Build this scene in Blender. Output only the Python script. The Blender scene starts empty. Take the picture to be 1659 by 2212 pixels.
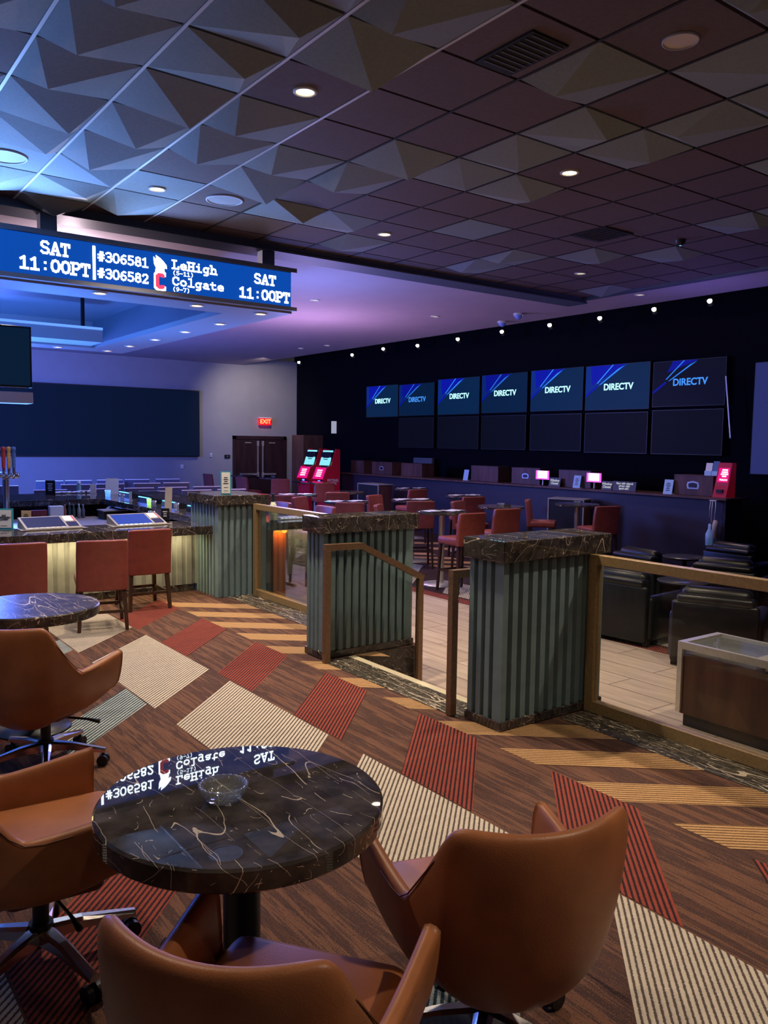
import bpy, bmesh, math, random
from mathutils import Vector, Matrix
random.seed(7)
PI = math.pi
sc = bpy.context.scene
COL = sc.collection
R = math.radians

# ------------------------------------------------------------------ camera
F_PX, PITCH, ROLL, YAW = 1770.8, R(4.8405), R(0.7989), R(36.349)
CAM = Vector((0, 0, 1.6))
FW = Vector((math.sin(YAW)*math.cos(PITCH), math.cos(YAW)*math.cos(PITCH), -math.sin(PITCH)))
_r = Vector((math.cos(YAW), -math.sin(YAW), 0)); _u = _r.cross(FW)
RT = math.cos(ROLL)*_r + math.sin(ROLL)*_u
UP = -math.sin(ROLL)*_r + math.cos(ROLL)*_u
cd = bpy.data.cameras.new('camera'); cam = bpy.data.objects.new('camera', cd); COL.objects.link(cam)
cam.matrix_world = Matrix(((RT.x, UP.x, -FW.x, CAM.x), (RT.y, UP.y, -FW.y, CAM.y), (RT.z, UP.z, -FW.z, CAM.z), (0, 0, 0, 1)))
cd.sensor_fit = 'VERTICAL'; cd.sensor_height = 24.0; cd.lens = 24.0*F_PX/2212.0
cd.clip_start = 0.05; cd.clip_end = 200
sc.camera = cam
def ray(x, y): return FW + RT*((x-829.5)/F_PX) - UP*((y-1106.0)/F_PX)
def at(x, y, z):
    d = ray(x, y); return CAM + d*((z-1.6)/d.z)
def atY(x, y, Y):
    d = ray(x, y); return CAM + d*(Y/d.y)
def atX(x, y, X):
    d = ray(x, y); return CAM + d*(X/d.x)

# ------------------------------------------------------------------ materials
def mat(name, col, rough=.5, metal=0., emit=None, es=0., noise=0., nscale=30., bump=0., bscale=200., spec=.5, trans=0., ior=1.45, coat=0.):
    m = bpy.data.materials.new(name); m.use_nodes = True
    nt = m.node_tree; b = nt.nodes['Principled BSDF']
    b.inputs['Base Color'].default_value = (*col, 1); b.inputs['Roughness'].default_value = rough
    b.inputs['Metallic'].default_value = metal; b.inputs['Specular IOR Level'].default_value = spec
    b.inputs['IOR'].default_value = ior; b.inputs['Transmission Weight'].default_value = trans
    b.inputs['Coat Weight'].default_value = coat
    if emit: b.inputs['Emission Color'].default_value = (*emit, 1); b.inputs['Emission Strength'].default_value = es
    if noise or bump:
        geo = nt.nodes.new('ShaderNodeNewGeometry')
        if noise:
            n = nt.nodes.new('ShaderNodeTexNoise'); n.inputs['Scale'].default_value = nscale; n.inputs['Detail'].default_value = 4
            nt.links.new(geo.outputs['Position'], n.inputs['Vector'])
            r = nt.nodes.new('ShaderNodeValToRGB')
            r.color_ramp.elements[0].position = .3; r.color_ramp.elements[1].position = .7
            r.color_ramp.elements[0].color = (*[c*(1-noise) for c in col], 1); r.color_ramp.elements[1].color = (*[min(1, c*(1+noise)) for c in col], 1)
            nt.links.new(n.outputs['Fac'], r.inputs['Fac']); nt.links.new(r.outputs['Color'], b.inputs['Base Color'])
        if bump:
            n = nt.nodes.new('ShaderNodeTexNoise'); n.inputs['Scale'].default_value = bscale; n.inputs['Detail'].default_value = 3
            nt.links.new(geo.outputs['Position'], n.inputs['Vector'])
            bp = nt.nodes.new('ShaderNodeBump'); bp.inputs['Strength'].default_value = bump; bp.inputs['Distance'].default_value = .01
            nt.links.new(n.outputs['Fac'], bp.inputs['Height']); nt.links.new(bp.outputs['Normal'], b.inputs['Normal'])
    return m

def math_node(nt, op, a, b=None):
    n = nt.nodes.new('ShaderNodeMath'); n.operation = op
    for i, v in enumerate((a, b)):
        if v is None: continue
        if isinstance(v, (int, float)): n.inputs[i].default_value = v
        else: nt.links.new(v, n.inputs[i])
    return n.outputs[0]
def ramp(nt, fac, stops):
    r = nt.nodes.new('ShaderNodeValToRGB'); e = r.color_ramp.elements
    while len(e) < len(stops): e.new(.5)
    for el, (p, c) in zip(e, stops): el.position = p; el.color = (*c, 1)
    nt.links.new(fac, r.inputs['Fac']); return r.outputs['Color']
def pos_node(nt, scale=(1, 1, 1), rot=(0, 0, 0)):
    g = nt.nodes.new('ShaderNodeNewGeometry'); mp = nt.nodes.new('ShaderNodeMapping')
    mp.inputs['Scale'].default_value = scale; mp.inputs['Rotation'].default_value = rot
    nt.links.new(g.outputs['Position'], mp.inputs['Vector']); return mp.outputs['Vector']

def math_vec(nt, v):
    m = nt.nodes.new('ShaderNodeVectorMath'); m.operation = 'ADD'; nt.links.new(v, m.inputs[0]); m.inputs[1].default_value = (7.3, 2.1, 4.4); return m.outputs[0]

def marble(name, base, vein, rough=.08, scale=1., spec=.42, vw=.0015):
    m = mat(name, base, rough, spec=spec); nt = m.node_tree; b = nt.nodes['Principled BSDF']
    p = pos_node(nt, (scale,)*3)
    nz = nt.nodes.new('ShaderNodeTexNoise'); nz.inputs['Scale'].default_value = 5; nz.inputs['Detail'].default_value = 5
    nt.links.new(p, nz.inputs['Vector'])
    mix = nt.nodes.new('ShaderNodeMixRGB'); mix.inputs['Fac'].default_value = .03
    nt.links.new(p, mix.inputs[1]); nt.links.new(nz.outputs['Color'], mix.inputs[2])
    tot = None
    for sc_, w, rz, th, st_ in ((4.2, vw, .5, .47, .16), (6.5, vw, 1.35, .48, .12), (9., vw*1.3, -.35, .50, .14), (12., vw*1.7, 2.2, .53, .2), (22., vw*2.6, .9, .55, .3), (3., vw*.8, -.75, .48, .10)):
        mp = nt.nodes.new('ShaderNodeMapping'); mp.inputs['Rotation'].default_value = (.35, .25, rz); mp.inputs['Scale'].default_value = (1., st_, .8); mp.inputs['Location'].default_value = (sc_, rz*3, th)
        nt.links.new(mix.outputs[0], mp.inputs['Vector'])
        v = nt.nodes.new('ShaderNodeTexNoise'); v.inputs['Scale'].default_value = sc_; v.inputs['Detail'].default_value = .6; v.inputs['Roughness'].default_value = .4
        nt.links.new(mp.outputs[0], v.inputs['Vector'])
        line = math_node(nt, 'LESS_THAN', math_node(nt, 'ABSOLUTE', math_node(nt, 'SUBTRACT', v.outputs['Fac'], .5)), w)
        n2 = nt.nodes.new('ShaderNodeTexNoise'); n2.inputs['Scale'].default_value = sc_*2.2; n2.inputs['Detail'].default_value = 3
        nt.links.new(math_vec(nt, mp.outputs[0]), n2.inputs['Vector'])
        br = math_node(nt, 'GREATER_THAN', n2.outputs['Fac'], th)
        line = math_node(nt, 'MULTIPLY', line, br)
        tot = line if tot is None else math_node(nt, 'MAXIMUM', tot, line)
    n3 = nt.nodes.new('ShaderNodeTexNoise'); n3.inputs['Scale'].default_value = 14; n3.inputs['Detail'].default_value = 6
    nt.links.new(p, n3.inputs['Vector'])
    bc = ramp(nt, n3.outputs['Fac'], [(.35, tuple(c*.6 for c in base)), (.7, tuple(c*1.7 for c in base))])
    mx = nt.nodes.new('ShaderNodeMixRGB'); nt.links.new(tot, mx.inputs['Fac']); nt.links.new(bc, mx.inputs[1]); mx.inputs[2].default_value = (*vein, 1)
    nt.links.new(mx.outputs[0], b.inputs['Base Color']); return m

def ribbed(name, hi, lo, shear, pitch, streak=.25, duty=.62):
    """loop-pile carpet tile with ribs running along (1, shear)"""
    m = mat(name, hi, .95, spec=.1); nt = m.node_tree; b = nt.nodes['Principled BSDF']
    g = nt.nodes.new('ShaderNodeNewGeometry'); sp = nt.nodes.new('ShaderNodeSeparateXYZ'); nt.links.new(g.outputs['Position'], sp.inputs[0])
    c = math_node(nt, 'SUBTRACT', sp.outputs['Y'], math_node(nt, 'MULTIPLY', sp.outputs['X'], shear))
    s = math_node(nt, 'SINE', math_node(nt, 'MULTIPLY', c, 2*PI/pitch))
    s = math_node(nt, 'ADD', math_node(nt, 'MULTIPLY', s, .5), .5)
    nz = nt.nodes.new('ShaderNodeTexNoise'); nz.inputs['Scale'].default_value = 160; nz.inputs['Detail'].default_value = 2
    nt.links.new(g.outputs['Position'], nz.inputs['Vector'])
    n2 = nt.nodes.new('ShaderNodeTexNoise'); n2.inputs['Scale'].default_value = 9; n2.inputs['Detail'].default_value = 4
    nt.links.new(pos_node(nt, (.4, 3, 1)), n2.inputs['Vector'])
    s2 = math_node(nt, 'ADD', s, math_node(nt, 'MULTIPLY', math_node(nt, 'SUBTRACT', nz.outputs['Fac'], .5), .9))
    col = ramp(nt, s2, [(1-duty-.12, lo), (1-duty+.12, hi)])
    hs = nt.nodes.new('ShaderNodeHueSaturation'); nt.links.new(col, hs.inputs['Color'])
    nt.links.new(math_node(nt, 'ADD', 1-streak, math_node(nt, 'MULTIPLY', n2.outputs['Fac'], streak*2)), hs.inputs['Value'])
    nt.links.new(hs.outputs[0], b.inputs['Base Color'])
    bp = nt.nodes.new('ShaderNodeBump'); bp.inputs['Strength'].default_value = .6; bp.inputs['Distance'].default_value = .006
    nt.links.new(s2, bp.inputs['Height']); nt.links.new(bp.outputs['Normal'], b.inputs['Normal'])
    return m
def streaky(name, cols, sx=26., sy=1.1, rough=.95):
    m = mat(name, cols[0], rough, spec=.1); nt = m.node_tree; b = nt.nodes['Principled BSDF']
    n = nt.nodes.new('ShaderNodeTexNoise'); n.inputs['Scale'].default_value = 1.; n.inputs['Detail'].default_value = 6; n.inputs['Roughness'].default_value = .7
    nt.links.new(pos_node(nt, (sx, sy, 1)), n.inputs['Vector'])
    nz = nt.nodes.new('ShaderNodeTexNoise'); nz.inputs['Scale'].default_value = 220; nt.links.new(pos_node(nt), nz.inputs['Vector'])
    f = math_node(nt, 'ADD', n.outputs['Fac'], math_node(nt, 'MULTIPLY', math_node(nt, 'SUBTRACT', nz.outputs['Fac'], .5), .25))
    k = len(cols); col = ramp(nt, f, [(.34+.34*i/(k-1), c) for i, c in enumerate(cols)])
    nt.links.new(col, b.inputs['Base Color'])
    bp = nt.nodes.new('ShaderNodeBump'); bp.inputs['Strength'].default_value = .4; bp.inputs['Distance'].default_value = .004
    nt.links.new(nz.outputs['Fac'], bp.inputs['Height']); nt.links.new(bp.outputs['Normal'], b.inputs['Normal'])
    return m
def woodgrain(name, c0, c1, rough=.4, rot=(0, 0, 0), scale=(3, 30, 3), spec=.4):
    m = mat(name, c0, rough, spec=spec); nt = m.node_tree; b = nt.nodes['Principled BSDF']
    n = nt.nodes.new('ShaderNodeTexNoise'); n.inputs['Scale'].default_value = 1.5; n.inputs['Detail'].default_value = 5
    nt.links.new(pos_node(nt, scale, rot), n.inputs['Vector'])
    nt.links.new(ramp(nt, n.outputs['Fac'], [(.3, c0), (.7, c1)]), b.inputs['Base Color']); return m
def planks(name):
    m = mat(name, (.3, .2, .14), .45, spec=.35); nt = m.node_tree; b = nt.nodes['Principled BSDF']
    br = nt.nodes.new('ShaderNodeTexBrick'); br.inputs['Scale'].default_value = 1.; br.inputs['Brick Width'].default_value = 1.2; br.inputs['Row Height'].default_value = .3
    br.inputs['Mortar Size'].default_value = .006; br.inputs['Color1'].default_value = (.44, .345, .27, 1); br.inputs['Color2'].default_value = (.38, .29, .225, 1); br.inputs['Mortar'].default_value = (.17, .12, .09, 1)
    nt.links.new(pos_node(nt, (1, 1, 1), (0, 0, PI/2)), br.inputs['Vector'])
    n = nt.nodes.new('ShaderNodeTexNoise'); n.inputs['Scale'].default_value = 1.6; n.inputs['Detail'].default_value = 6
    nt.links.new(pos_node(nt, (14, 1.2, 1)), n.inputs['Vector'])
    hs = nt.nodes.new('ShaderNodeHueSaturation'); nt.links.new(br.outputs['Color'], hs.inputs['Color'])
    nt.links.new(math_node(nt, 'ADD', .6, math_node(nt, 'MULTIPLY', n.outputs['Fac'], .8)), hs.inputs['Value'])
    nt.links.new(hs.outputs[0], b.inputs['Base Color']); return m
def glassm(name, col=(1, 1, 1), a=.12, rough=.02):
    m = bpy.data.materials.new(name); m.use_nodes = True; nt = m.node_tree; nt.nodes.clear()
    o = nt.nodes.new('ShaderNodeOutputMaterial'); mx = nt.nodes.new('ShaderNodeMixShader'); t = nt.nodes.new('ShaderNodeBsdfTransparent')
    g = nt.nodes.new('ShaderNodeBsdfGlossy'); fr = nt.nodes.new('ShaderNodeFresnel'); fr.inputs['IOR'].default_value = 1.35
    t.inputs['Color'].default_value = (*col, 1); g.inputs['Roughness'].default_value = rough
    nt.links.new(math_node(nt, 'MULTIPLY', fr.outputs[0], a/.12*.8), mx.inputs[0])
    nt.links.new(t.outputs[0], mx.inputs[1]); nt.links.new(g.outputs[0], mx.inputs[2]); nt.links.new(mx.outputs[0], o.inputs[0]); return m
def emis(name, col, s):
    return mat(name, tuple(min(1, c*.05) for c in col), .5, emit=col, es=s, spec=.15)

M = {}
M['marble'] = marble('dark_emperador_marble', (.050, .042, .039), (.62, .52, .41), .012, 1.1)
M['marble_dull'] = marble('honed_emperador_marble', (.062, .052, .047), (.55, .46, .37), .3, 1.1, spec=.12, vw=.0026)
M['marble_floor'] = marble('floor_marble', (.045, .039, .030), (.50, .42, .31), .5, spec=.15, scale=1.9, vw=.0055)
M['teal'] = mat('teal_grey_paint', (.165, .245, .258), .5, noise=.10, nscale=12)
M['flute_pale'] = mat('pale_grey_flutes', (.26, .27, .24), .55, noise=.1, nscale=12)
M['bronze'] = mat('brushed_bronze', (.36, .245, .115), .38, .35, noise=.15, nscale=60)
M['bronze_dk'] = mat('dark_bronze', (.22, .13, .075), .4, .4, noise=.15, nscale=60)
M['leather'] = mat('tan_leather', (.36, .130, .048), .40, noise=.14, nscale=9, bump=.08, bscale=260, spec=.45)
M['leather_seam'] = mat('leather_seam', (.15, .055, .022), .6)
M['red'] = mat('red_vinyl', (.25, .058, .045), .42, noise=.12, nscale=14, bump=.05, spec=.4)
M['red_d'] = mat('burgundy_vinyl', (.20, .035, .040), .45, noise=.12, nscale=14, spec=.4)
M['blackleather'] = mat('black_leather', (.0065, .006, .007), .34, noise=.2, nscale=10, bump=.1, bscale=120, spec=.4)
M['darkwood'] = woodgrain('dark_walnut', (.035, .016, .010), (.075, .034, .02), .4, scale=(8, 8, 1.2))
M['legwood'] = woodgrain('espresso_wood', (.022, .010, .007), (.05, .022, .013), .4, scale=(9, 9, 1))
M['cabwood'] = woodgrain('cabinet_walnut', (.06, .026, .020), (.12, .055, .04), .45, scale=(6, 6, 1))
M['chrome'] = mat('chrome', (.75, .75, .78), .12, 1.)
M['steel'] = mat('brushed_steel', (.56, .52, .46), .32, .6, noise=.1, nscale=40)
M['alu'] = mat('polished_aluminium', (.62, .60, .60), .2, 1.)
M['black'] = mat('black_plastic', (.010, .010, .012), .45)
M['blackm'] = mat('black_metal', (.012, .012, .014), .35, .3)
M['white'] = mat('white_card', (.72, .72, .70), .7)
M['cream'] = mat('cream_paint', (.52, .43, .34), .6)
M['glass'] = glassm('clear_railing_glass', (.93, .95, .94), .10)
def tray_glass():
    m = bpy.data.materials.new('clear_pressed_glass'); m.use_nodes = True; nt = m.node_tree; nt.nodes.clear(); N = nt.nodes.new
    o = N('ShaderNodeOutputMaterial'); m1 = N('ShaderNodeMixShader'); m2 = N('ShaderNodeMixShader'); t = N('ShaderNodeBsdfTransparent'); g = N('ShaderNodeBsdfGlossy'); d = N('ShaderNodeBsdfDiffuse'); lw = N('ShaderNodeLayerWeight')
    t.inputs['Color'].default_value = (.9, .93, .93, 1); g.inputs['Roughness'].default_value = .05; d.inputs['Color'].default_value = (.75, .78, .78, 1); lw.inputs['Blend'].default_value = .35
    nt.links.new(t.outputs[0], m1.inputs[1]); nt.links.new(d.outputs[0], m1.inputs[2]); m1.inputs[0].default_value = .13
    nt.links.new(math_node(nt, 'ADD', math_node(nt, 'MULTIPLY', lw.outputs['Facing'], .55), .06), m2.inputs[0]); nt.links.new(m1.outputs[0], m2.inputs[1]); nt.links.new(g.outputs[0], m2.inputs[2]); nt.links.new(m2.outputs[0], o.inputs[0]); return m
M['cglass'] = tray_glass()
M['plaster'] = mat('grey_wall_paint', (.27, .26, .275), .75, noise=.04, nscale=3)
M['pale_ceiling'] = mat('mauve_ceiling_paint', (.42, .33, .36), .8, noise=.03, nscale=2)
M['blackwall'] = mat('black_wall_paint', (.0028, .0032, .006), .8, spec=.08)
M['navy'] = mat('counter_laminate', (.021, .016, .031), .5, noise=.15, nscale=5)
M['tile_flat'] = mat('mauve_ceiling_tile', (.115, .078, .080), .85, noise=.1, nscale=40)
M['tile_face'] = mat('grey_faceted_tile', (.19, .215, .225), .8, noise=.07, nscale=50)
M['tbar'] = mat('pale_ceiling_grid', (.50, .50, .52), .5)
M['gap'] = mat('dark_tile_gap', (.012, .011, .011), .8)
M['beam'] = mat('dark_blue_beam', (.07, .08, .11), .6)
M['teal_sign'] = mat('teal_sign_frame', (.05, .34, .42), .5)

# ------------------------------------------------------------------ mesh helper
class MB:
    def __init__(s): s.v = []; s.f = []; s.m = []; s.sm = []; s.slots = []
    def slot(s, m):
        if m not in s.slots: s.slots.append(m)
        return s.slots.index(m)
    def add(s, vs, fs, m=None, smooth=False):
        o = len(s.v); s.v += [tuple(v) for v in vs]; k = s.slot(m)
        for f in fs: s.f.append([o+i for i in f]); s.m.append(k); s.sm.append(smooth)
    def box(s, x0, y0, z0, x1, y1, z1, m=None, bev=0., xf=None):
        if x0 > x1: x0, x1 = x1, x0
        if y0 > y1: y0, y1 = y1, y0
        if z0 > z1: z0, z1 = z1, z0
        b = min(bev, (x1-x0)*.45, (y1-y0)*.45, (z1-z0)*.45)
        if b <= 0:
            vs = [(x, y, z) for z in (z0, z1) for y in (y0, y1) for x in (x0, x1)]
            fs = [(0, 2, 3, 1), (4, 5, 7, 6), (0, 1, 5, 4), (2, 6, 7, 3), (0, 4, 6, 2), (1, 3, 7, 5)]
            if xf: vs = [xf @ Vector(v) for v in vs]
            s.add(vs, fs, m); return
        bm = bmesh.new(); bmesh.ops.create_cube(bm, size=1.)
        for v in bm.verts: v.co = Vector(((x0+x1)/2+v.co.x*(x1-x0), (y0+y1)/2+v.co.y*(y1-y0), (z0+z1)/2+v.co.z*(z1-z0)))
        bmesh.ops.bevel(bm, geom=bm.edges[:], offset=b, segments=2 if bev < .02 else 3, profile=.5, affect='EDGES')
        bm.verts.index_update()
        vs = [(xf @ v.co) if xf else v.co.copy() for v in bm.verts]
        s.add(vs, [[v.index for v in f.verts] for f in bm.faces], m, bev >= .02); bm.free()
    def cyl(s, c, r0, r1, z0, z1, m=None, n=24, cap=True, smooth=True):
        s.lathe([(r0, z0), (r1, z1)], c, m, n, smooth)
        if cap:
            for r, z, fl in ((r0, z0, True), (r1, z1, False)):
                if r > 1e-5:
                    ring = [(c[0]+r*math.cos(2*PI*i/n), c[1]+r*math.sin(2*PI*i/n), z) for i in range(n)]
                    s.add(ring, [list(range(n))[::-1] if fl else list(range(n))], m)
    def lathe(s, prof, c=(0, 0), m=None, n=32, smooth=True, wob=None):
        vs = []; fs = []; k = len(prof)
        for i in range(n):
            a = 2*PI*i/n
            for r, z in prof:
                rr = r*(1+wob(a, z)) if wob else r
                vs.append((c[0]+rr*math.cos(a), c[1]+rr*math.sin(a), z))
        for i in range(n):
            j = (i+1) % n
            for q in range(k-1): fs.append((i*k+q, j*k+q, j*k+q+1, i*k+q+1))
        s.add(vs, fs, m, smooth)
    def tube(s, pts, r, m=None, n=8, closed=False, smooth=True, radii=None):
        pts = [Vector(p) for p in pts]; N = len(pts); vs = []; fs = []; prev = None
        for i, p in enumerate(pts):
            if closed: t = pts[(i+1) % N]-pts[i-1]
            else: t = pts[min(i+1, N-1)]-pts[max(i-1, 0)]
            t.normalize()
            up = Vector((0, 0, 1)) if abs(t.z) < .95 else Vector((1, 0, 0))
            a = t.cross(up).normalized() if prev is None else (prev-t*prev.dot(t)).normalized()
            prev = a; b = t.cross(a); rr = radii[i] if radii else r
            for k in range(n):
                w = 2*PI*k/n; vs.append(p+a*math.cos(w)*rr+b*math.sin(w)*rr)
        L = N if closed else N-1
        for i in range(L):
            j = (i+1) % N
            for k in range(n): fs.append((i*n+k, i*n+(k+1) % n, j*n+(k+1) % n, j*n+k))
        if not closed: fs += [list(range(n))[::-1], [(N-1)*n+k for k in range(n)]]
        s.add(vs, fs, m, smooth)
    def bar(s, a, b, w, h, m=None, up=(0, 0, 1), bev=0.):
        """rectangular bar from a to b, w across, h along up"""
        a = Vector(a); b = Vector(b); t = (b-a); L = t.length; t.normalize(); u = Vector(up); sd = t.cross(u).normalized(); u = sd.cross(t)
        X = Matrix(((t.x, sd.x, u.x, a.x), (t.y, sd.y, u.y, a.y), (t.z, sd.z, u.z, a.z), (0, 0, 0, 1)))
        s.box(0, -w/2, -h/2, L, w/2, h/2, m, bev, X)
    def prism(s, poly, z0, z1, m=None, mtop=None, xf=None):
        n = len(poly); vs = [(x, y, z0) for x, y in poly]+[(x, y, z1) for x, y in poly]
        if xf: vs = [xf @ Vector(v) for v in vs]
        s.add(vs, [(i, (i+1) % n, n+(i+1) % n, n+i) for i in range(n)], m)
        s.add(vs, [list(range(n))[::-1], list(range(n, 2*n))], mtop or m)
    def build(s, name, m=None, parent=None, loc=None, sub=0, kind=None):
        me = bpy.data.meshes.new(name); me.from_pydata(s.v, [], s.f)
        for k in (s.slots or [m]): me.materials.append(M[k] if isinstance(k, str) else (k or (M[m] if isinstance(m, str) else m)))
        for p, k, q in zip(me.polygons, s.m, s.sm): p.material_index = k; p.use_smooth = q
        me.update(); o = bpy.data.objects.new(name, me); COL.objects.link(o)
        if parent: o.parent = parent
        if loc: o.location = loc
        if sub:
            md = o.modifiers.new('s', 'SUBSURF'); md.levels = sub; md.render_levels = sub
        if kind: o['kind'] = kind
        return o
def tag(o, label, cat, group=None):
    o['label'] = label; o['category'] = cat
    if group: o['group'] = group
    return o
def thing(name, label, cat, loc=(0, 0, 0), rz=0., group=None):
    o = bpy.data.objects.new(name, None); COL.objects.link(o); o.location = loc; o.rotation_euler = (0, 0, rz); o.empty_display_size = .1
    return tag(o, label, cat, group)
def struct(name, mb, label=None, m=None):
    o = mb.build(name, m, kind='structure')
    if label: o['label'] = label; o['category'] = name.split('_')[0].split('.')[0]
    return o
def part(name, mb, parent, m=None, sub=0, label=None):
    o = mb.build(name, m, parent, sub=sub)
    if label: o['label'] = label
    return o
def dup(root, loc, rz, label, group=None):
    r = root.copy(); COL.objects.link(r); r.location = loc; r.rotation_euler = (0, 0, rz); r['label'] = label
    if group: r['group'] = group
    for c in list(root.children):
        d = c.copy(); COL.objects.link(d); d.parent = r
        for g in list(c.children):
            e = g.copy(); COL.objects.link(e); e.parent = d
    return r
def textmesh(body, size, m, name, parent, xf, bold=0., align='CENTER', ext=.0015, shear=0.):
    cu = bpy.data.curves.new(name, 'FONT'); cu.body = body; cu.size = size; cu.align_x = align; cu.align_y = 'CENTER'; cu.extrude = ext; cu.offset = bold; cu.shear = shear
    cu.space_line = .85
    t = bpy.data.objects.new('tmp', cu); COL.objects.link(t)
    dg = bpy.context.evaluated_depsgraph_get(); dg.update()
    me = bpy.data.meshes.new_from_object(t.evaluated_get(dg)); bpy.data.objects.remove(t)
    me.transform(xf); me.materials.clear(); me.materials.append(M[m] if isinstance(m, str) else m)
    o = bpy.data.objects.new(name, me); COL.objects.link(o)
    if parent: o.parent = parent
    return o
def frame_xf(origin, right, up):
    r = Vector(right).normalized(); u = Vector(up).normalized(); n = r.cross(u)
    return Matrix(((r.x, u.x, n.x, origin[0]), (r.y, u.y, n.y, origin[1]), (r.z, u.z, n.z, origin[2]), (0, 0, 0, 1)))

def rules(parent, xf, w_, h_, n, m, y0=0., gap=.45):
    """lines of print too small to read: thin bars of uneven length"""
    q = MB(); rr = random.Random(n*7+int(w_*1000))
    for i in range(n):
        L = w_*rr.uniform(.55, 1.); z = y0+h_*(.5-(i+.5)/n); t_ = h_/n*gap/2
        q.add([xf @ Vector(p) for p in ((-L/2, z-t_, 0), (L/2, z-t_, 0), (L/2, z+t_, 0), (-L/2, z+t_, 0))], [(0, 1, 2, 3)], m)
    return part('print_lines', q, parent)
H = 3.767           # ceiling height
ZL = -.35           # sunken floor
XW, YW = 12.6, 21.64  # screen wall, far wall

# ------------------------------------------------------------------ floors
M['c_base'] = streaky('brown_streaked_carpet', [(.026, .017, .019), (.122, .058, .041), (.045, .030, .031), (.19, .090, .055), (.10, .053, .042), (.05, .033, .033)], 17., .9)
M['c_red'] = ribbed('red_ribbed_carpet', (.29, .062, .042), (.034, .020, .022), 1.03, .0294, .2, .6)
M['c_white'] = ribbed('cream_ribbed_carpet', (.58, .50, .40), (.10, .075, .06), .98, .0294, .18, .68)
M['c_tan'] = ribbed('tan_ribbed_carpet', (.50, .30, .145), (.16, .08, .035), -.83, .030, .15, .66)
M['c_teal'] = ribbed('teal_ribbed_carpet', (.42, .44, .43), (.028, .060, .066), 1.03, .0294, .45, .52)
M['c_low'] = streaky('plum_streaked_carpet', [(.018, .012, .014), (.05, .026, .028), (.03, .018, .02), (.065, .034, .032)])
M['planks'] = planks('wood_look_planks')
M['nosing'] = mat('cream_step_nosing', (.62, .55, .38), .4)
fl = MB()
def quad(mb, x0, x1, y0, y1, z, m): mb.add([(x0, y0, z), (x1, y0, z), (x1, y1, z), (x0, y1, z)], [(0, 1, 2, 3)], m)
def slab(mb, x0, x1, y0, y1, z0, z1, mtop, mside): mb.prism([(x0, y0), (x1, y0), (x1, y1), (x0, y1)], z0, z1, mside, mtop)
slab(fl, -6, 3.42, -4, 8.42, ZL, 0, 'c_base', 'marble')
slab(fl, 3.42, 4.05, -4, 3.50, ZL, 0, 'c_base', 'marble')
slab(fl, 3.42, 4.05, 4.99, 8.42, ZL, 0, 'c_base', 'marble')
def para(x0, x1, ya, yb, s, m, z=.0015, xa=None, mb=None, ymax=8.1, ymin=-3.9):
    """parallelogram: at x0 spans ya..yb, sheared by s toward x1"""
    d = s*(x1-x0)
    if min(ya, ya+d) < ymin or max(yb, yb+d) > ymax: return
    (mb or fl).add([(x0, ya, z), (x1, ya+d, z), (x1, yb+d, z), (x0, yb, z)], [(0, 1, 2, 3)], m)
for k in range(-8, 4): para(2.37, 3.0, 4.62+1.04*k, 5.13+1.04*k, 1.03, 'c_red')
for k in range(-6, 3): para(1.74, 2.36, 4.64+1.56*k, 5.87+1.56*k, .98, 'c_white')
for k in range(-14, 11):
    y_ = 2.75+.52*k
    if 3.45 < y_ < 5.35: para(3.0, 3.128, y_, y_+.27, -.83, 'c_tan')
    else: para(3.0, 3.63, y_, y_+.27, -.83, 'c_tan')
for k in range(-5, 3): para(1.12, 1.73, 4.14+1.56*k, 4.52+1.56*k, 1.0, 'c_teal')
for k in range(-8, 4): para(.49, 1.10, 2.07+1.04*k, 2.55+1.04*k, 1.03, 'c_red')
for k in range(-5, 3): para(-.13, .48, 2.5+1.56*k, 3.7+1.56*k, .98, 'c_white')
quad(fl, 3.63, 4.04, -4, 3.17, .003, 'marble_floor'); quad(fl, 3.63, 4.04, 5.27, 8.0, .003, 'marble_floor')
quad(fl, 3.13, 3.36, 3.50, 4.99, .003, 'marble_floor'); quad(fl, 3.36, 3.42, 3.50, 4.99, .004, 'nosing')
struct('floor', fl, 'raised carpeted floor with red, cream and tan ribbed bands')
lo = MB()
slab(lo, -6, 6.65, -4, YW+.3, ZL-.1, ZL, 'planks', 'planks'); slab(lo, 6.65, 14.5, -4, YW+.3, ZL-.1, ZL, 'c_low', 'c_low')
quad(lo, 6.65, 6.85, -4, YW, ZL+.002, 'c_red')
for k in range(-4, 8):
    para(6.9, 7.6, 5.6+1.56*k, 6.5+1.56*k, .98, 'c_white', ZL+.003, mb=lo, ymax=21)
    para(7.65, 8.2, 6.4+1.56*k, 6.8+1.56*k, 1.0, 'c_teal', ZL+.003, mb=lo, ymax=21)
for k in range(-12, 26): para(8.3, 9.2, 4.2+.62*k, 4.5+.62*k, -.83, 'c_tan', ZL+.003, mb=lo, ymax=21)
for k in range(-5, 14): para(9.6, 10.6, 3.2+1.04*k, 3.6+1.04*k, -.83, 'c_tan', ZL+.003, mb=lo, ymax=21)
struct('floor', lo, 'sunken floor of wood-look planks and dark carpet')
st = MB(); slab(st, 3.421, 3.72, 3.51, 4.98, ZL+.001, -.175, 'planks', 'marble'); struct('trim_1', st, 'lower step between the two pillars')

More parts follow.
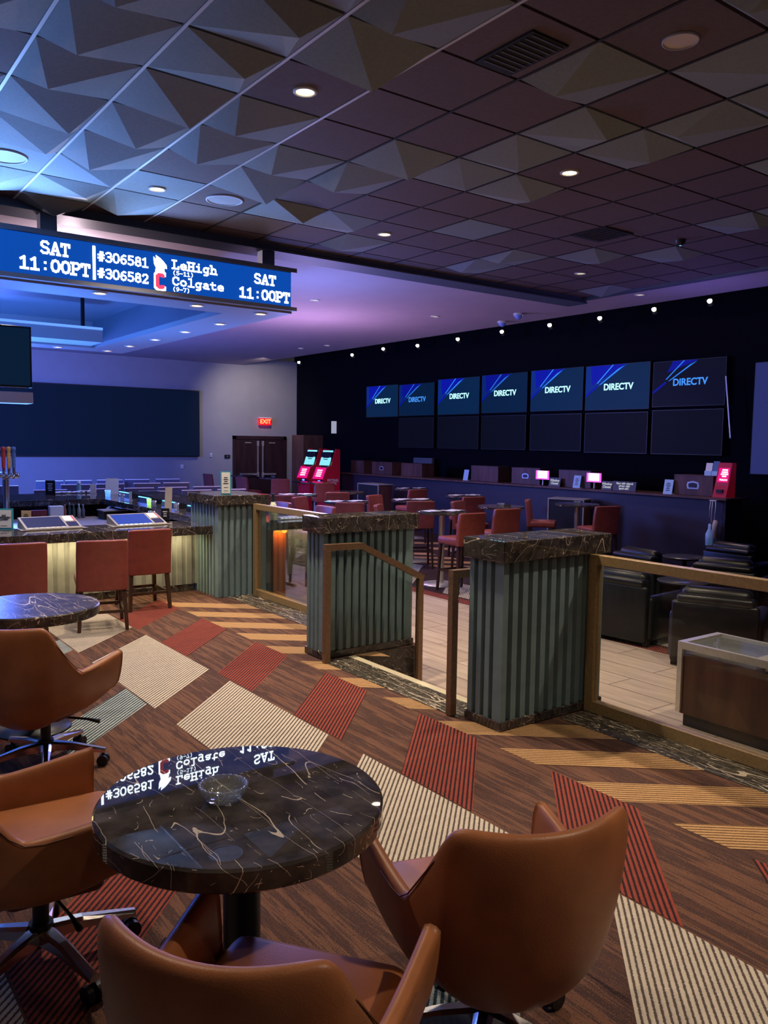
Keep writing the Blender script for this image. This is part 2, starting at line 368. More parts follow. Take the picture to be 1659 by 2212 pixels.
# ------------------------------------------------------------------ walls
w = MB(); w.box(-6, YW, ZL, 12.6, YW+.15, H+.2, 'plaster'); struct('wall_far', w, 'grey far wall lit blue on its left half')
w = MB(); w.box(XW, -4, ZL, XW+.15, YW+.15, H+.6, 'blackwall'); struct('wall_right', w, 'black wall behind the row of televisions')
w = MB(); w.box(-6.15, -4, ZL, -6, YW, H+.2, 'plaster'); struct('wall_left', w)
w = MB(); w.box(-6, -4.15, ZL, XW, -4, H+.2, 'plaster'); struct('wall_back', w)
# plain ceiling around the tiled field, and the black recess over the screen wall
TX1, TY1 = 9.6, 8.2
w = MB(); w.box(-6, TY1+.3, H, 10.8, YW, H+.1, 'pale_ceiling'); w.box(TX1+.12, -4, H, 10.8, TY1+.3, H+.1, 'pale_ceiling')
w.box(10.8, -4, H+.45, XW, YW, H+.5, 'blackwall'); w.box(10.78, -4, H+.0, 10.8, YW, H+.5, 'blackwall')
struct('ceiling', w, 'plain mauve ceiling beyond the tiled field')
w = MB(); w.box(-6, TY1, H-.06, TX1+.1, TY1+.3, H+.05, 'beam'); w.box(-6, TY1-.02, H-.08, TX1+.1, TY1+.34, H-.06, 'beam')
struct('trim_2', w, 'dark ceiling beam along the edge of the tiled field')
w = MB(); w.box(TX1, -4, H-.03, TX1+.12, TY1, H+.05, 'beam'); struct('trim_3', w, 'dark trim on the right edge of the tiled ceiling')
# tiled ceiling with faceted tiles
T0x, T0y, TS = .581, 4.867, .6095
flat = {(4, 0), (3, -1), (4, -1), (5, -1), (4, -2), (5, -2), (4, -3), (6, -3), (3, 2), (5, 2), (6, 2), (4, 3), (4, 4), (5, 4), (6, 4), (6, 1), (7, 1), (8, 1), (7, 3), (8, 3), (7, 2), (9, 2),
        (3, 4), (8, 4), (9, 3), (9, 1), (9, 0), (10, 0), (7, -1), (8, 0), (10, 1), (6, 4)}
greyflat = {(3, 3), (8, 2), (7, -3), (1, 3), (0, 3)}
facet = {(1, 0), (2, 0), (3, 0), (5, 0), (2, -1), (6, -1), (3, -2), (2, 1), (3, 1), (4, 1), (5, 1), (2, 2), (4, 2), (2, 3), (5, 3), (6, 3), (2, 4), (3, 4), (7, 4), (6, 0), (7, 0), (6, -2), (7, -2), (5, -3), (1, 1), (1, 2), (1, 4), (3, -3), (2, -2), (7, -3), (6, -1)}
tc = MB()
quad(tc, -6, TX1, -4, TY1, H+.045, 'gap')
for a in range(-11, 15):
    for b in range(-15, 6):
        x0 = T0x+a*TS+.012; x1 = T0x+(a+1)*TS-.012; y0 = T0y+b*TS+.012; y1 = T0y+(b+1)*TS-.012
        x1 = min(x1, TX1-.01); y1 = min(y1, TY1-.01)
        if x1-x0 < .1 or y1-y0 < .05: continue
        rng = random.Random(a*131+b*17)
        if (a, b) in facet: t = 'f'
        elif (a, b) in flat: t = 'm'
        elif (a, b) in greyflat: t = 'g'
        else: t = 'f' if rng.random() < (.7 if a < 3 else (.30 if a < 8 else .12)) else 'm'
        if b == 5: t = 'm' if a > 4 else t
        vs = [(x0, y0, H), (x1, y0, H), (x1, y1, H), (x0, y1, H)]
        if t != 'f':
            tc.add(vs+[(x, y, H+.045) for x, y, _ in vs], [(3, 2, 1, 0), (0, 1, 5, 4), (1, 2, 6, 5), (2, 3, 7, 6), (3, 0, 4, 7)], 'tile_flat' if t == 'm' else 'tile_face')
        else:
            k = rng.choice([(.78, .72), (.72, .30), (.28, .70), (.55, .80), (.82, .50)]) if (a+b) % 2 else rng.choice([(.30, .80), (.78, .74), (.70, .25)])
            ap = (x0+(x1-x0)*k[0], y0+(y1-y0)*k[1], H-(rng.uniform(.085, .125) if a < 6 else rng.uniform(.05, .08)))
            tc.add(vs+[ap]+[(x, y, H+.045) for x, y, _ in vs], [(1, 0, 4), (2, 1, 4), (3, 2, 4), (0, 3, 4), (0, 1, 6, 5), (1, 2, 7, 6), (2, 3, 8, 7), (3, 0, 5, 8)], 'tile_face')
for a in range(-11, 16):
    x = T0x+a*TS
    if x < TX1: tc.box(x-.010, -4, H-.004, x+.010, TY1, H+.03, 'tbar' if a < 5 else 'gap')  # bars painted pale where blue light falls on the left, dark elsewhere
struct('ceiling', tc, 'tiled ceiling of flat mauve and faceted grey tiles')

# ------------------------------------------------------------------ partition pillars
def flute_poly(x0, y0, x1, y1, n_x, n_y, d=.030):
    """rectangle perimeter with trapezoid flutes (ridges out, grooves in)"""
    pts = []
    def side(ax, ay, bx, by, n, nx, ny):
        L = math.hypot(bx-ax, by-ay); tx, ty = (bx-ax)/L, (by-ay)/L; p = L/n
        for i in range(n):
            for f, o in ((.00, 0), (.52, 0), (.62, 1), (.92, 1)):
                if i == n-1 and f > .6: continue
                t = (i+f*(1 if i < n-1 else 1))*p if i < n-1 else (i+f/.52)*p
                pts.append((ax+tx*t-nx*d*o, ay+ty*t-ny*d*o))
    side(x0, y0, x1, y0, n_x, 0, -1); side(x1, y0, x1, y1, n_y, 1, 0); side(x1, y1, x0, y1, n_x, 0, 1); side(x0, y1, x0, y0, n_y, -1, 0)
    out = []
    for p in pts:
        if not out or math.hypot(p[0]-out[-1][0], p[1]-out[-1][1]) > 1e-4: out.append(p)
    if math.hypot(out[0][0]-out[-1][0], out[0][1]-out[-1][1]) < 1e-4: out.pop()
    return out
def pillar(x0, y0, x1, y1, top, nx, ny, label, ct=.118, zb=.055, base=True):
    cx, cy = (x0+x1)/2, (y0+y1)/2
    t = thing('partition_pillar', label, 'pillar', (cx, cy, 0))
    a, b, c, d = x0-cx, y0-cy, x1-cx, y1-cy
    if base:
        q = MB(); q.box(a-.012, b-.012, 0.004, c+.012, d+.012, zb, 'marble', .004); part('base_plinth', q, t)
    q = MB(); q.prism(flute_poly(a, b, c, d, nx, ny), zb if base else .004, top-ct, 'teal'); part('fluted_body', q, t)
    q = MB(); q.box(a-.03, b-.03, top-ct, c+.03, d+.03, top, 'marble', .006); part('marble_cap', q, t)
    return t
pillar(3.175, 3.195, 4.02, 3.47, 1.071, 11, 4, 'teal fluted pillar with dark marble cap, right of the step opening and beside the long glass railing')
pillar(3.16, 5.03, 3.99, 5.26, 1.052, 12, 4, 'teal fluted pillar with dark marble cap, behind the sloping bronze handrail')
pillar(3.53, 7.62, 4.075, 8.30, 1.045, 8, 9, 'teal fluted pillar holding a teal-framed sign, at the end of the bar', base=False, ct=.10)

# ------------------------------------------------------------------ railings
def railing(x, ya, yb, label):
    t = thing('glass_railing', label, 'railing', (x, ya, 0)); L = yb-ya; s = 1 if L > 0 else -1; L = abs(L)
    f = MB(); W = .058
    for y0, y1, z0, z1 in ((0, .06, .004, .955), (L-.06, L, .004, .955), (.06, L-.06, .897, .955), (.06, L-.06, .004, .072)):
        f.box(0, s*y0, z0, W, s*y1, z1, 'bronze', .003)
    part('bronze_frame', f, t)
    g = MB(); g.box(.025, s*.055, .068, .033, s*(L-.055), .90, 'glass'); part('glass_pane', g, t)
railing(3.86, 3.18, -1.2, 'long bronze framed glass railing running right from the right-hand pillar')
railing(3.90, 7.58, 5.30, 'short bronze framed glass railing between the bar pillar and the middle pillar')
def handrail(y, label):
    t = thing('stair_handrail', label, 'handrail', (3.13, y, 0)); w_ = .045
    for x, z0, z1 in ((0, .004, .868-w_), (.86, ZL+.001, .585-w_*.6)):
        q = MB(); q.box(x-w_/2, -w_/2, z0, x+w_/2, w_/2, z1, 'bronze_dk', .003); part('post', q, t)
    q = MB(); q.bar((-w_/2, 0, .868-w_/2), (.30, 0, .862-w_/2), w_, w_, 'bronze_dk'); q.bar((.295, 0, .862-w_/2), (.86+w_/2, 0, .573-w_/2), w_*.98, w_, 'bronze_dk'); part('top_rail', q, t)
    q = MB(); q.add([(.03, 0, .10), (.83, 0, -.15), (.83, 0, .56), (.30, 0, .825), (.03, 0, .83)], [(0, 1, 2, 3, 4)], 'glass'); part('glass_pane', q, t)
handrail(4.935, 'sloping bronze handrail in front of the middle pillar')
handrail(3.56, 'bronze handrail seen end-on at the left side of the right-hand pillar')

# ------------------------------------------------------------------ lounge tables, ashtray
def lounge_table(x, y, label, z=.69, r=.362, mt='marble'):
    t = thing('lounge_table', label, 'table', (x, y, 0))
    q = MB(); q.lathe([(0, z), (r-.006, z), (r, z-.006), (r, z-.05), (r-.006, z-.056), (0, z-.056)], (0, 0), mt, 96, False); part('marble_top', q, t)
    q = MB(); q.cyl((0, 0), .048, .048, .015, z-.056, 'blackm', 32); part('pedestal', q, t)
    q = MB(); q.lathe([(0, .022), (.05, .022), (.20, .010), (.205, .001), (0, .001)], (0, 0), 'blackm', 48); part('base_plate', q, t)
    return t
def ashtray(loc, label, r=.062, hgt=.042, group=None, n=96):
    q = MB()
    wob = lambda a, z: .035*math.sin(a*24) if z > .012 else 0.
    q.lathe([(0, .001), (r*.62, .001), (r*.70, .004), (r*.98, hgt*.82), (r, hgt), (r*.90, hgt), (r*.80, hgt*.62), (r*.66, .012), (r*.58, .009), (0, .009)], (0, 0), 'cglass', n, True, wob)
    o = q.build('glass_ashtray', 'cglass', loc=loc); return tag(o, label, 'ashtray', group)
TC = (.918, 1.845)
lounge_table(TC[0], TC[1], 'round dark marble lounge table nearest the camera, with one ashtray on it')
a_ = at(483, 1727, .69); ashtray((a_.x, a_.y, .690), 'clear scalloped glass ashtray on the nearest marble table')
lounge_table(1.065, 4.70, 'round dark marble table at the left edge behind the far tan chair', mt='marble_dull')

# ------------------------------------------------------------------ tan swivel armchairs
def armchair(loc, rz, label):
    t = thing('swivel_armchair', label, 'armchair', loc, rz, 'tan leather swivel armchairs')
    half = [((0, -.360, .748), (0, -.205, .225)), ((.10, -.346, .750), (.085, -.198, .232)), ((.19, -.306, .756), (.155, -.172, .255)), ((.236, -.268, .755), (.192, -.135, .285)),
            ((.247, -.232, .705), (.203, -.10, .290)), ((.262, -.155, .592), (.212, -.06, .292)), ((.270, -.103, .528), (.217, -.035, .294)), ((.2735, -.082, .513), (.219, -.02, .295)), ((.277, -.055, .513), (.222, .0, .297)), ((.284, .04, .522), (.228, .05, .305)), ((.289, .13, .536), (.240, .12, .325)), ((.293, .215, .548), (.255, .195, .362))]
    st_ = [(Vector((-a.x if False else -a[0], a[1], a[2])), Vector((-b[0], b[1], b[2]))) for a, b in half[:0:-1]] + [(Vector(a), Vector(b)) for a, b in half]
    N = len(st_); cols = []
    th = .048
    for i, (tp, bt) in enumerate(st_):
        pa = st_[max(i-1, 0)][0]; pb = st_[min(i+1, N-1)][0]
        tg = Vector((pb.x-pa.x, pb.y-pa.y, 0)).normalized(); nin = Vector((-tg.y, tg.x, 0))
        if nin.dot(Vector((0, .05, 0))-Vector((tp.x, tp.y, 0))) < 0: nin = -nin
        c = [bt+nin*.11*(1 if abs(tp.x) < .24 else .6)+Vector((0, 0, .01))]
        for v in (0, .18, .38, .6, .82, .955):
            k = math.sin(v*PI/2)**.5 if v else 0
            c.append(Vector((bt.x+(tp.x-bt.x)*k, bt.y+(tp.y-bt.y)*k, bt.z+(tp.z-bt.z)*v)))
        c.append(tp+nin*.010); c.append(tp+nin*th*.5+Vector((0, 0, .004))); c.append(tp+nin*(th-.010)-Vector((0, 0, .001)))
        zi = max(.36, bt.z+.02)
        ti = tp+nin*th
        c.append(Vector((ti.x, ti.y, tp.z-.03)))
        lo_ = Vector((bt.x+(tp.x-bt.x)*.8, bt.y+(tp.y-bt.y)*.8, 0))+nin*th
        c.append(Vector((lo_.x, lo_.y, zi+.06))); c.append(Vector((lo_.x, lo_.y, zi)))
        cols.append(c)
    k = len(cols[0]); q = MB(); vs = [p for c in cols for p in c]; fs = []
    for i in range(N-1):
        for j in range(k-1): fs.append((i*k+j, i*k+j+1, (i+1)*k+j+1, (i+1)*k+j))
    for i in (0, N-1):   # arm-front caps
        for j in range(k//2):
            a, b, c_, d_ = i*k+j, i*k+j+1, i*k+k-2-j, i*k+k-1-j
            if b == c_: fs.append((a, b, d_) if i == 0 else (a, d_, b))
            elif b < c_: fs.append((a, d_, c_, b) if i else (a, b, c_, d_))
    q.add(vs, fs, 'leather', True); sh = part('shell', q, t, sub=2)
    q = MB(); pp = [c[6]+(c[6]-c[8])*.04 for c in cols]; pp = [pp[i]*.5+(pp[i-1]+pp[i+1])*.25 for i in range(1, len(pp)-1)]; pp = [pp[i]*.6+(pp[i-1]+pp[i+1])*.2 for i in range(1, len(pp)-1)]; q.tube(pp, .0020, 'leather_seam', 6); part('piping', q, sh)
    q = MB(); q.box(-.222, -.215, .335, .222, .262, .425, 'leather', .04); part('seat_cushion', q, t)
    q = MB(); q.box(-.16, -.12, .262, .16, .16, .335, 'leather_seam', .03); part('seat_pan', q, t)
    q = MB(); q.cyl((0, 0), .024, .024, .10, .26, 'black', 20); q.box(-.05, -.07, .235, .05, .07, .262, 'black', .008); q.cyl((0, 0), .045, .035, .075, .135, 'black', 20); part('gas_column', q, t)
    q = MB(); q.tube([(.05, .02, .245), (.20, .05, .24), (.262, .06, .232)], .006, 'black', 6, radii=[.005, .006, .011]); part('height_lever', q, t)
    for j in range(5):
        a = 2*PI*j/5+.35; e = Vector((math.cos(a), math.sin(a), 0)); s_ = Vector((-e.y, e.x, 0))
        q = MB(); r0, r1 = .035, .285
        vs = []
        for r_, wd, zt, zb in ((r0, .026, .125, .082), (.12, .022, .118, .085), (r1, .015, .086, .066)):
            for sg, z in ((-1, zb), (1, zb), (1, zt-.008), (.5, zt), (-.5, zt), (-1, zt-.008)): vs.append(e*r_+s_*wd*sg+Vector((0, 0, z)))
        f_ = [[g*6+i, g*6+(i+1) % 6, (g+1)*6+(i+1) % 6, (g+1)*6+i] for g in range(2) for i in range(6)]+[[5, 4, 3, 2, 1, 0], [12, 13, 14, 15, 16, 17]]
        q.add(vs, f_, 'alu'); lg = part('star_leg', q, t)
        q = MB(); c0 = e*(r1-.012)
        for sg in (-1, 1):
            X = frame_xf(c0+s_*.016*sg+Vector((0, 0, .0275)), e, (0, 0, 1))
            n = 18
            ring = [X @ Vector((.0265*math.cos(2*PI*i/n), .0265*math.sin(2*PI*i/n), z)) for z in (-.009, .009) for i in range(n)]
            q.add(ring, [[i, (i+1) % n, n+(i+1) % n, n+i] for i in range(n)]+[list(range(n))[::-1], list(range(n, 2*n))], 'black')
        q.cyl((c0.x, c0.y), .008, .008, .03, .068, 'black', 10); part('caster', q, lg)
    return t
armchair((1.447, 1.482, 0), R(-18), 'tan leather swivel armchair right of the nearest table, its back to the camera')
armchair((.774, 1.399, 0), R(-53.3), 'tan leather swivel armchair at the bottom edge, in front of the nearest table')
armchair((.991, 4.108, 0), R(-52.3), 'tan leather swivel armchair in front of the marble table at the left edge')
armchair((.583, 2.523, 0), R(-94.3), 'tan leather swivel armchair tucked against the left side of the nearest table')

# ------------------------------------------------------------------ red chairs and stools
def stool(name, loc, rz, label, seat, top, wd=.42, group=None, wood='legwood', vin='red', foot=True, dark=False):
    t = thing(name, label, 'stool' if seat > .6 else 'chair', loc, rz, group)
    hw = wd/2
    q = MB(); q.box(-hw, -.20, seat-.10, hw, .225, seat, vin, .03); part('seat', q, t)
    q = MB(); nx = 9; vs = []; fs = []
    lo_ = seat-.10 if seat > .6 else seat-.11
    lv = [(lo_, -.215, 1.0), (seat+.05, -.222, 1.0), (seat+.2, -.238, 1.0), (top-.02, -.258, .98), (top, -.262, .96)]
    for side_, dy in ((0, 0.), (1, .06)):
        for z, y, ws in lv:
            for i in range(nx):
                u = -1+2*i/(nx-1); vs.append((u*hw*ws, y+dy-.022*(1-u*u), z-(.004 if abs(u) > .9 and z == top else 0)))
    L = len(lv)
    for s_ in (0, 1):
        o = s_*L*nx
        for j in range(L-1):
            for i in range(nx-1):
                f = (o+j*nx+i, o+j*nx+i+1, o+(j+1)*nx+i+1, o+(j+1)*nx+i); fs.append(f if s_ == 0 else f[::-1])
    o = L*nx
    for i in range(nx-1): fs.append(((L-1)*nx+i, (L-1)*nx+i+1, o+(L-1)*nx+i+1, o+(L-1)*nx+i)); fs.append((i+1, i, o+i, o+i+1))
    for j in range(L-1): fs.append((j*nx, (j+1)*nx, o+(j+1)*nx, o+j*nx)); fs.append(((j+1)*nx+nx-1, j*nx+nx-1, o+j*nx+nx-1, o+(j+1)*nx+nx-1))
    q.add(vs, fs, vin, True); bk = part('backrest', q, t)
    bv = bk.modifiers.new('b', 'BEVEL'); bv.width = .012; bv.segments = 3; bv.limit_method = 'ANGLE'; bv.angle_limit = R(50)
    for sx in (-1, 1):
        for sy in (-1, 1):
            q = MB(); x0 = sx*(hw-.035); y0 = -.185 if sy < 0 else .19; x1 = sx*(hw-.015); y1 = y0+sy*.03
            a = .019; b_ = .014
            vs = [(x0+i*a, y0+j*a, seat-.10) for i, j in ((-1, -1), (1, -1), (1, 1), (-1, 1))]+[(x1+i*b_, y1+j*b_, .003) for i, j in ((-1, -1), (1, -1), (1, 1), (-1, 1))]
            q.add(vs, [(0, 1, 2, 3), (7, 6, 5, 4)]+[(i, 4+i, 4+(i+1) % 4, (i+1) % 4) for i in range(4)], wood); part('leg', q, t)
    if foot:
        zf = .28 if seat > .6 else .16
        q = MB()
        for p, r_ in (((-hw+.02, .205), (hw-.02, .205)), ((-hw+.02, -.2), (hw-.02, -.2)), ((-hw+.022, -.2), (-hw+.022, .205)), ((hw-.022, -.2), (hw-.022, .205))): q.bar((p[0], p[1], zf), (r_[0], r_[1], zf), .018, .026, wood)
        part('footrest', q, t)
    return t
gb = 'red upholstered chairs along the bar front'
c1 = stool('bar_chair', (2.16, 7.00, 0), R(-13), 'red upholstered bar chair, middle of the three at the lit bar front', .45, .768, .41, gb, 'darkwood')
dup(c1, (2.75, 7.62, 0), R(-2), 'red upholstered bar chair nearest the bar pillar', gb)
dup(c1, (1.51, 7.12, 0), R(-3), 'red upholstered bar chair cut off by the left edge at the lit bar', gb)
gs = 'red high stools on the sunken floor'
def from_back(A, B):
    A = Vector(A); B = Vector(B); d = (B-A); th = math.atan2(d.y, d.x); mid = (A+B)/2; f = Vector((-math.sin(th), math.cos(th)))
    return (mid.x+f.x*.26, mid.y+f.y*.26, ZL), th
def facing(px, py, fx, fy):
    L = math.hypot(fx, fy); fx /= L; fy /= L
    return (px+fx*.26, py+fy*.26, ZL), math.atan2(-fx, fy)
SP = [
 (from_back((6.93, 7.80), (7.42, 7.778)), 'red high stool left of the right pillar, pulled up to the nearest steel-based table'),
 (from_back((7.86, 8.136), (8.353, 8.065)), 'red high stool just above the left end of the right pillar cap'),
 (facing(9.74, 9.34, .5, -.62), 'red high stool turned sideways with its seat toward the right, left of the silver-edged stand'),
 (from_back((9.625, 7.806), (10.035, 7.702)), 'red high stool at the far right, near the bare counter front'),
 (from_back((9.153, 10.221), (9.613, 10.139)), 'red high stool facing the paper-covered table below the taller wooden cabinets'),
 (facing(8.45, 9.60, .35, -.75), 'red high stool seen edge-on behind the nearest steel-based table'),
 (from_back((7.72, 9.90), (8.10, 9.68)), 'red high stool behind the nearest steel-based table, left of its column'),
 (from_back((9.634, 12.29), (10.083, 12.267)), 'red high stool at the newspaper table under the counter'),
 (facing(9.48, 17.02, .45, .9), 'boxy red high stool in front of the double doors'),
 (from_back((6.483, 11.93), (6.80, 11.79)), 'pinkish red high stool directly behind the bottle'),
 (facing(6.70, 11.46, .5, -.85), 'red high stool seen edge-on under the blue-lit table behind the railing'),
 (from_back((9.353, 15.172), (9.69, 15.047)), 'dark red high stool below the small table in front of the betting kiosks'),
 (from_back((7.74, 12.23), (8.10, 12.07)), 'purple-lit high stool behind the table with spread papers'),
 (from_back((6.572, 10.176), (6.945, 9.90)), 'dark red high stool in front of the table with spread papers, over the middle pillar'),
 (facing(8.10, 11.34, .36, -.93), 'orange-red high stool seen edge-on beside the dark podium'),
 (facing(6.89, 9.55, .55, -.6), 'small pinkish stool back just above the blue reflection on the middle pillar'),
 (facing(9.08, 20.3, 1, .1), 'dark red high stool left of the double doors, near the far wall'),
 (facing(9.10, 18.35, 1, .2), 'brown-red high stool behind the teal-framed sign'),
 (facing(6.10, 9.62, -1, -.05), 'red high stool at the side of the bar, its legs seen under the countertop'),
 (facing(5.95, 10.55, -1, 0), 'red high stool at the side of the bar, second from the bar corner'),
]
s0 = None
for (loc, th), lab in SP:
    if s0 is None: s0 = stool('high_stool', loc, th, lab, .73, 1.06, .44, gs, 'legwood')
    else: dup(s0, loc, th, lab, gs)

# ------------------------------------------------------------------ high tables
gt = 'round high tables on the sunken floor'
def high_table(x, y, label, d=.70, first=None):
    if first: return dup(first, (x, y, ZL), random.uniform(0, 3), label, gt)
    t = thing('high_table', label, 'table', (x, y, ZL), 0, gt); r = d/2; z = 1.02
    q = MB(); q.lathe([(0, z), (r-.005, z), (r, z-.005), (r, z-.03), (r-.01, z-.035), (0, z-.035)], (0, 0), 'marble', 64, False); part('marble_top', q, t)
    q = MB(); q.cyl((0, 0), .04, .04, .02, z-.035, 'steel', 28); part('steel_column', q, t)
    q = MB(); q.lathe([(0, .03), (.06, .03), (.27, .012), (.275, .001), (0, .001)], (0, 0), 'steel', 56); part('steel_base', q, t)
    return t
TP = [((7.322, 8.60), 'steel-based high table nearest the step opening, covered with bright papers'),
 ((7.148, 10.719), 'high table with spread blue-lit papers above the middle pillar'),
 ((7.30, 12.504), 'blue-lit high table above the short glass railing'),
 ((8.381, 10.60), 'high table with a white tray, left of the nearest steel-based table'),
 ((9.957, 11.045), 'paper-covered high table in the middle under the counter'),
 ((8.742, 8.902), 'small dark high table with an ashtray above the right pillar'),
 ((10.233, 8.698), 'high table with a pink-tinted screen reflection at the right'),
 ((9.968, 16.231), 'high table in front of the two red betting kiosks'),
 ((8.556, 12.834), 'thin dark high table left of the dark podium'),
 ((10.43, 13.215), 'high table with a heap of newspapers under the counter'),
 ((10.10, 20.3), 'high table with a bright top edge in front of the left door leaf'),
 ((10.15, 18.6), 'dark high table in front of the right door leaf')]
h0 = None
for (x, y), lab in TP: h0 = high_table(x, y, lab, first=h0) if h0 is None else (high_table(x, y, lab, first=h0), h0)[1]
M['paper'] = mat('newsprint', (.55, .56, .60), .8, noise=.35, nscale=45)
def paper(x, y, rz, label, group, n=1, z=ZL+1.021):
    q = MB(); rr = random.Random(int(x*100+y*10))
    nx, ny = 7, 5; vs = [((i/(nx-1)-.5)*.30, (j/(ny-1)-.5)*.21, .004+.010*rr.random()*(1 if 0 < i < nx-1 else .4)) for j in range(ny) for i in range(nx)]
    q.add(vs, [(j*nx+i, j*nx+i+1, (j+1)*nx+i+1, (j+1)*nx+i) for j in range(ny-1) for i in range(nx-1)], 'paper')
    o = q.build('newspaper', 'paper', loc=(x, y, z)); o.rotation_euler = (0, 0, rz); tag(o, label, 'paper', group)
gp = 'papers on the high tables'
for ti, nm in ((0, 'the nearest steel-based high table'), (1, 'the blue-lit table above the middle pillar'), (2, 'the blue-lit table above the short railing'), (3, 'the table left of the nearest steel-based one'), (4, 'the table in the middle under the counter'), (9, 'the newspaper table under the counter')):
    x, y = TP[ti][0]
    for j, (dx, dy, rz, wd) in enumerate(((-.16, .03, .1, 'left'), (.16, -.05, .2, 'right'))): paper(x+dx, y+dy, rz, 'crumpled newspaper sheet on the %s side of %s' % (wd, nm), gp)
for ti, lab in ((5, 'clear ashtray on the small dark high table above the right pillar'), (6, 'glass ashtray on the high table at the right'), (10, 'ashtray on the table in front of the left door leaf'), (11, 'ashtray on the dark table in front of the right door leaf')):
    x, y = TP[ti][0]; ashtray((x, y, ZL+1.021), lab, .06, .04, 'ashtrays on high tables', 48)

# podiums with metal edged tops
def podium(px0, px1, py, label, Y=None):
    A = at(px0, py, .70); B = at(px1, py+4, .70)
    t = thing('podium', label, 'stand', ((A.x+B.x)/2, (A.y+B.y)/2, ZL), math.atan2(B.y-A.y, B.x-A.x)); L = (B-A).length; h_ = 1.04
    q = MB(); q.box(-L/2+.02, 0.01, .02, L/2-.02, .38, h_-.02, 'cabwood'); part('cabinet', q, t)
    q = MB(); q.box(-L/2, -.01, h_-.02, L/2, .40, h_, 'steel'); q.box(-L/2, -.01, .0, -L/2+.02, .012, h_-.02, 'steel'); q.box(L/2-.02, -.01, .0, L/2, .012, h_-.02, 'steel'); part('steel_edge', q, t)
    q = MB(); q.box(-L/2+.02, -.002, .02, L/2-.02, .009, h_-.03, 'black'); part('black_front', q, t)
podium(773, 818, 1042, 'dark podium with bright steel top edge and walnut side, below the counter')
podium(1184, 1262, 1074, 'dark stand with a silver corner edge in front of the counter, right of centre')

# ------------------------------------------------------------------ recliners
gr = 'black leather club chairs in the sunken lounge'
def recliner(loc, rz, label):
    t = thing('club_chair', label, 'armchair', loc, rz, gr)
    q = MB(); q.box(-.36, -.30, .06, .36, .0, .46, 'blackleather', .04); q.box(-.36, -.34, .04, .36, -.27, .60, 'blackleather', .03); part('back_frame', q, t)
    q = MB(); q.box(-.30, -.27, .42, .30, -.10, .72, 'blackleather', .07); q.box(-.32, -.35, .58, .32, -.20, .66, 'blackleather', .035); part('back_cushion', q, t)
    q = MB(); q.box(-.27, -.15, .10, .27, .42, .40, 'blackleather', .06); part('seat_cushion', q, t)
    for s_ in (-1, 1):
        q = MB(); q.box(s_*.27, -.28, .05, s_*.39, .42, .50, 'blackleather', .05); part('armrest', q, t)
    q = MB()
    for sx in (-1, 1):
        for sy in (-.26, .36): q.box(sx*.33-.025, sy-.025, 0.003, sx*.33+.025, sy+.025, .06, 'black')
    part('feet', q, t); return t
def rec_at(A, B):
    A = Vector(A); B = Vector(B); d = (B-A); th = math.atan2(d.y, d.x); mid = (A+B)/2; f = Vector((-math.sin(th), math.cos(th)))
    return (mid.x+f.x*.33, mid.y+f.y*.33, ZL), th
RC = [(rec_at((6.60, 5.50), (6.66, 4.75)), 'black leather club chair nearest the right pillar, seen from behind through the glass'),
 (rec_at((6.33, 4.27), (6.62, 3.62)), 'black leather club chair right of the small table with an ashtray, behind the glass'),
 (rec_at((8.27, 6.48), (8.17, 5.76)), 'black club chair behind the left end of the railing top rail'),
 (rec_at((8.25, 5.35), (8.42, 4.68)), 'black club chair with wrinkled top beyond the railing, right of the bare round table'),
 (rec_at((9.80, 6.15), (9.77, 5.50)), 'farthest black club chair, against the counter front at the right'),
 (rec_at((8.55, 4.25), (8.72, 3.6)), 'black club chair at the right edge above the railing'),
 (rec_at((6.55, 3.15), (6.85, 2.5)), 'black club chair at the right edge behind the glass, over the waste station')]
r0 = None
for (loc, th), lab in RC:
    if r0 is None: r0 = recliner(loc, th, lab)
    else: dup(r0, loc, th, lab, gr)
M['side_top'] = mat('black_laminate', (.030, .029, .032), .28, spec=.6)
def side_table(x, y, label):
    t = thing('side_table', label, 'table', (x, y, ZL), 0, 'small round black lounge tables')
    q = MB(); q.lathe([(0, .54), (.272, .54), (.275, .535), (.26, .515), (0, .51)], (0, 0), 'side_top', 48); part('round_top', q, t)
    q = MB(); q.cyl((0, 0), .03, .03, .02, .51, 'blackm', 20); part('column', q, t)
    q = MB(); q.lathe([(0, .03), (.17, .012), (.175, .002), (0, .002)], (0, 0), 'blackm', 40); part('base', q, t)
side_table(7.66, 5.03, 'small round black table with a glass ashtray, seen through the railing glass')
ashtray((7.69, 5.07, ZL+.542), 'glass ashtray on the small black lounge table behind the railing', .062, .045, None, 48)
side_table(9.35, 6.15, 'small round black table with nothing on it, just above the railing top rail')

# waste / condiment station behind the railing
t = thing('waste_station', 'low walnut waste station with steel frame and two open bins, behind the long glass railing', 'waste bin', (5.0, 3.31, ZL))
hS = .60
q = MB(); q.box(.02, -1.6, .09, .46, -.02, hS-.09, 'darkwood'); q.box(.04, -1.58, .002, .44, -.04, .09, 'black'); part('cabinet', q, t)
q = MB()
for x in (0, .44): q.box(x, -.035, .10, x+.04, 0, hS-.051, 'steel'); q.box(x, -1.62, .10, x+.04, -1.585, hS-.051, 'steel')
q.box(0, -1.57, hS-.05, .03, -.05, hS, 'steel'); q.box(.455, -1.57, hS-.05, .485, -.05, hS, 'steel'); q.box(0, -.05, hS-.05, .485, 0, hS, 'steel'); q.box(.03, -.62, hS-.03, .455, -.56, hS, 'steel'); q.box(0, -1.62, hS-.05, .485, -1.57, hS, 'steel'); part('steel_frame', q, t)
q = MB(); q.box(.03, -.56, hS-.08, .455, -.05, hS-.012, 'cglass'); part('glass_tray', q, t)
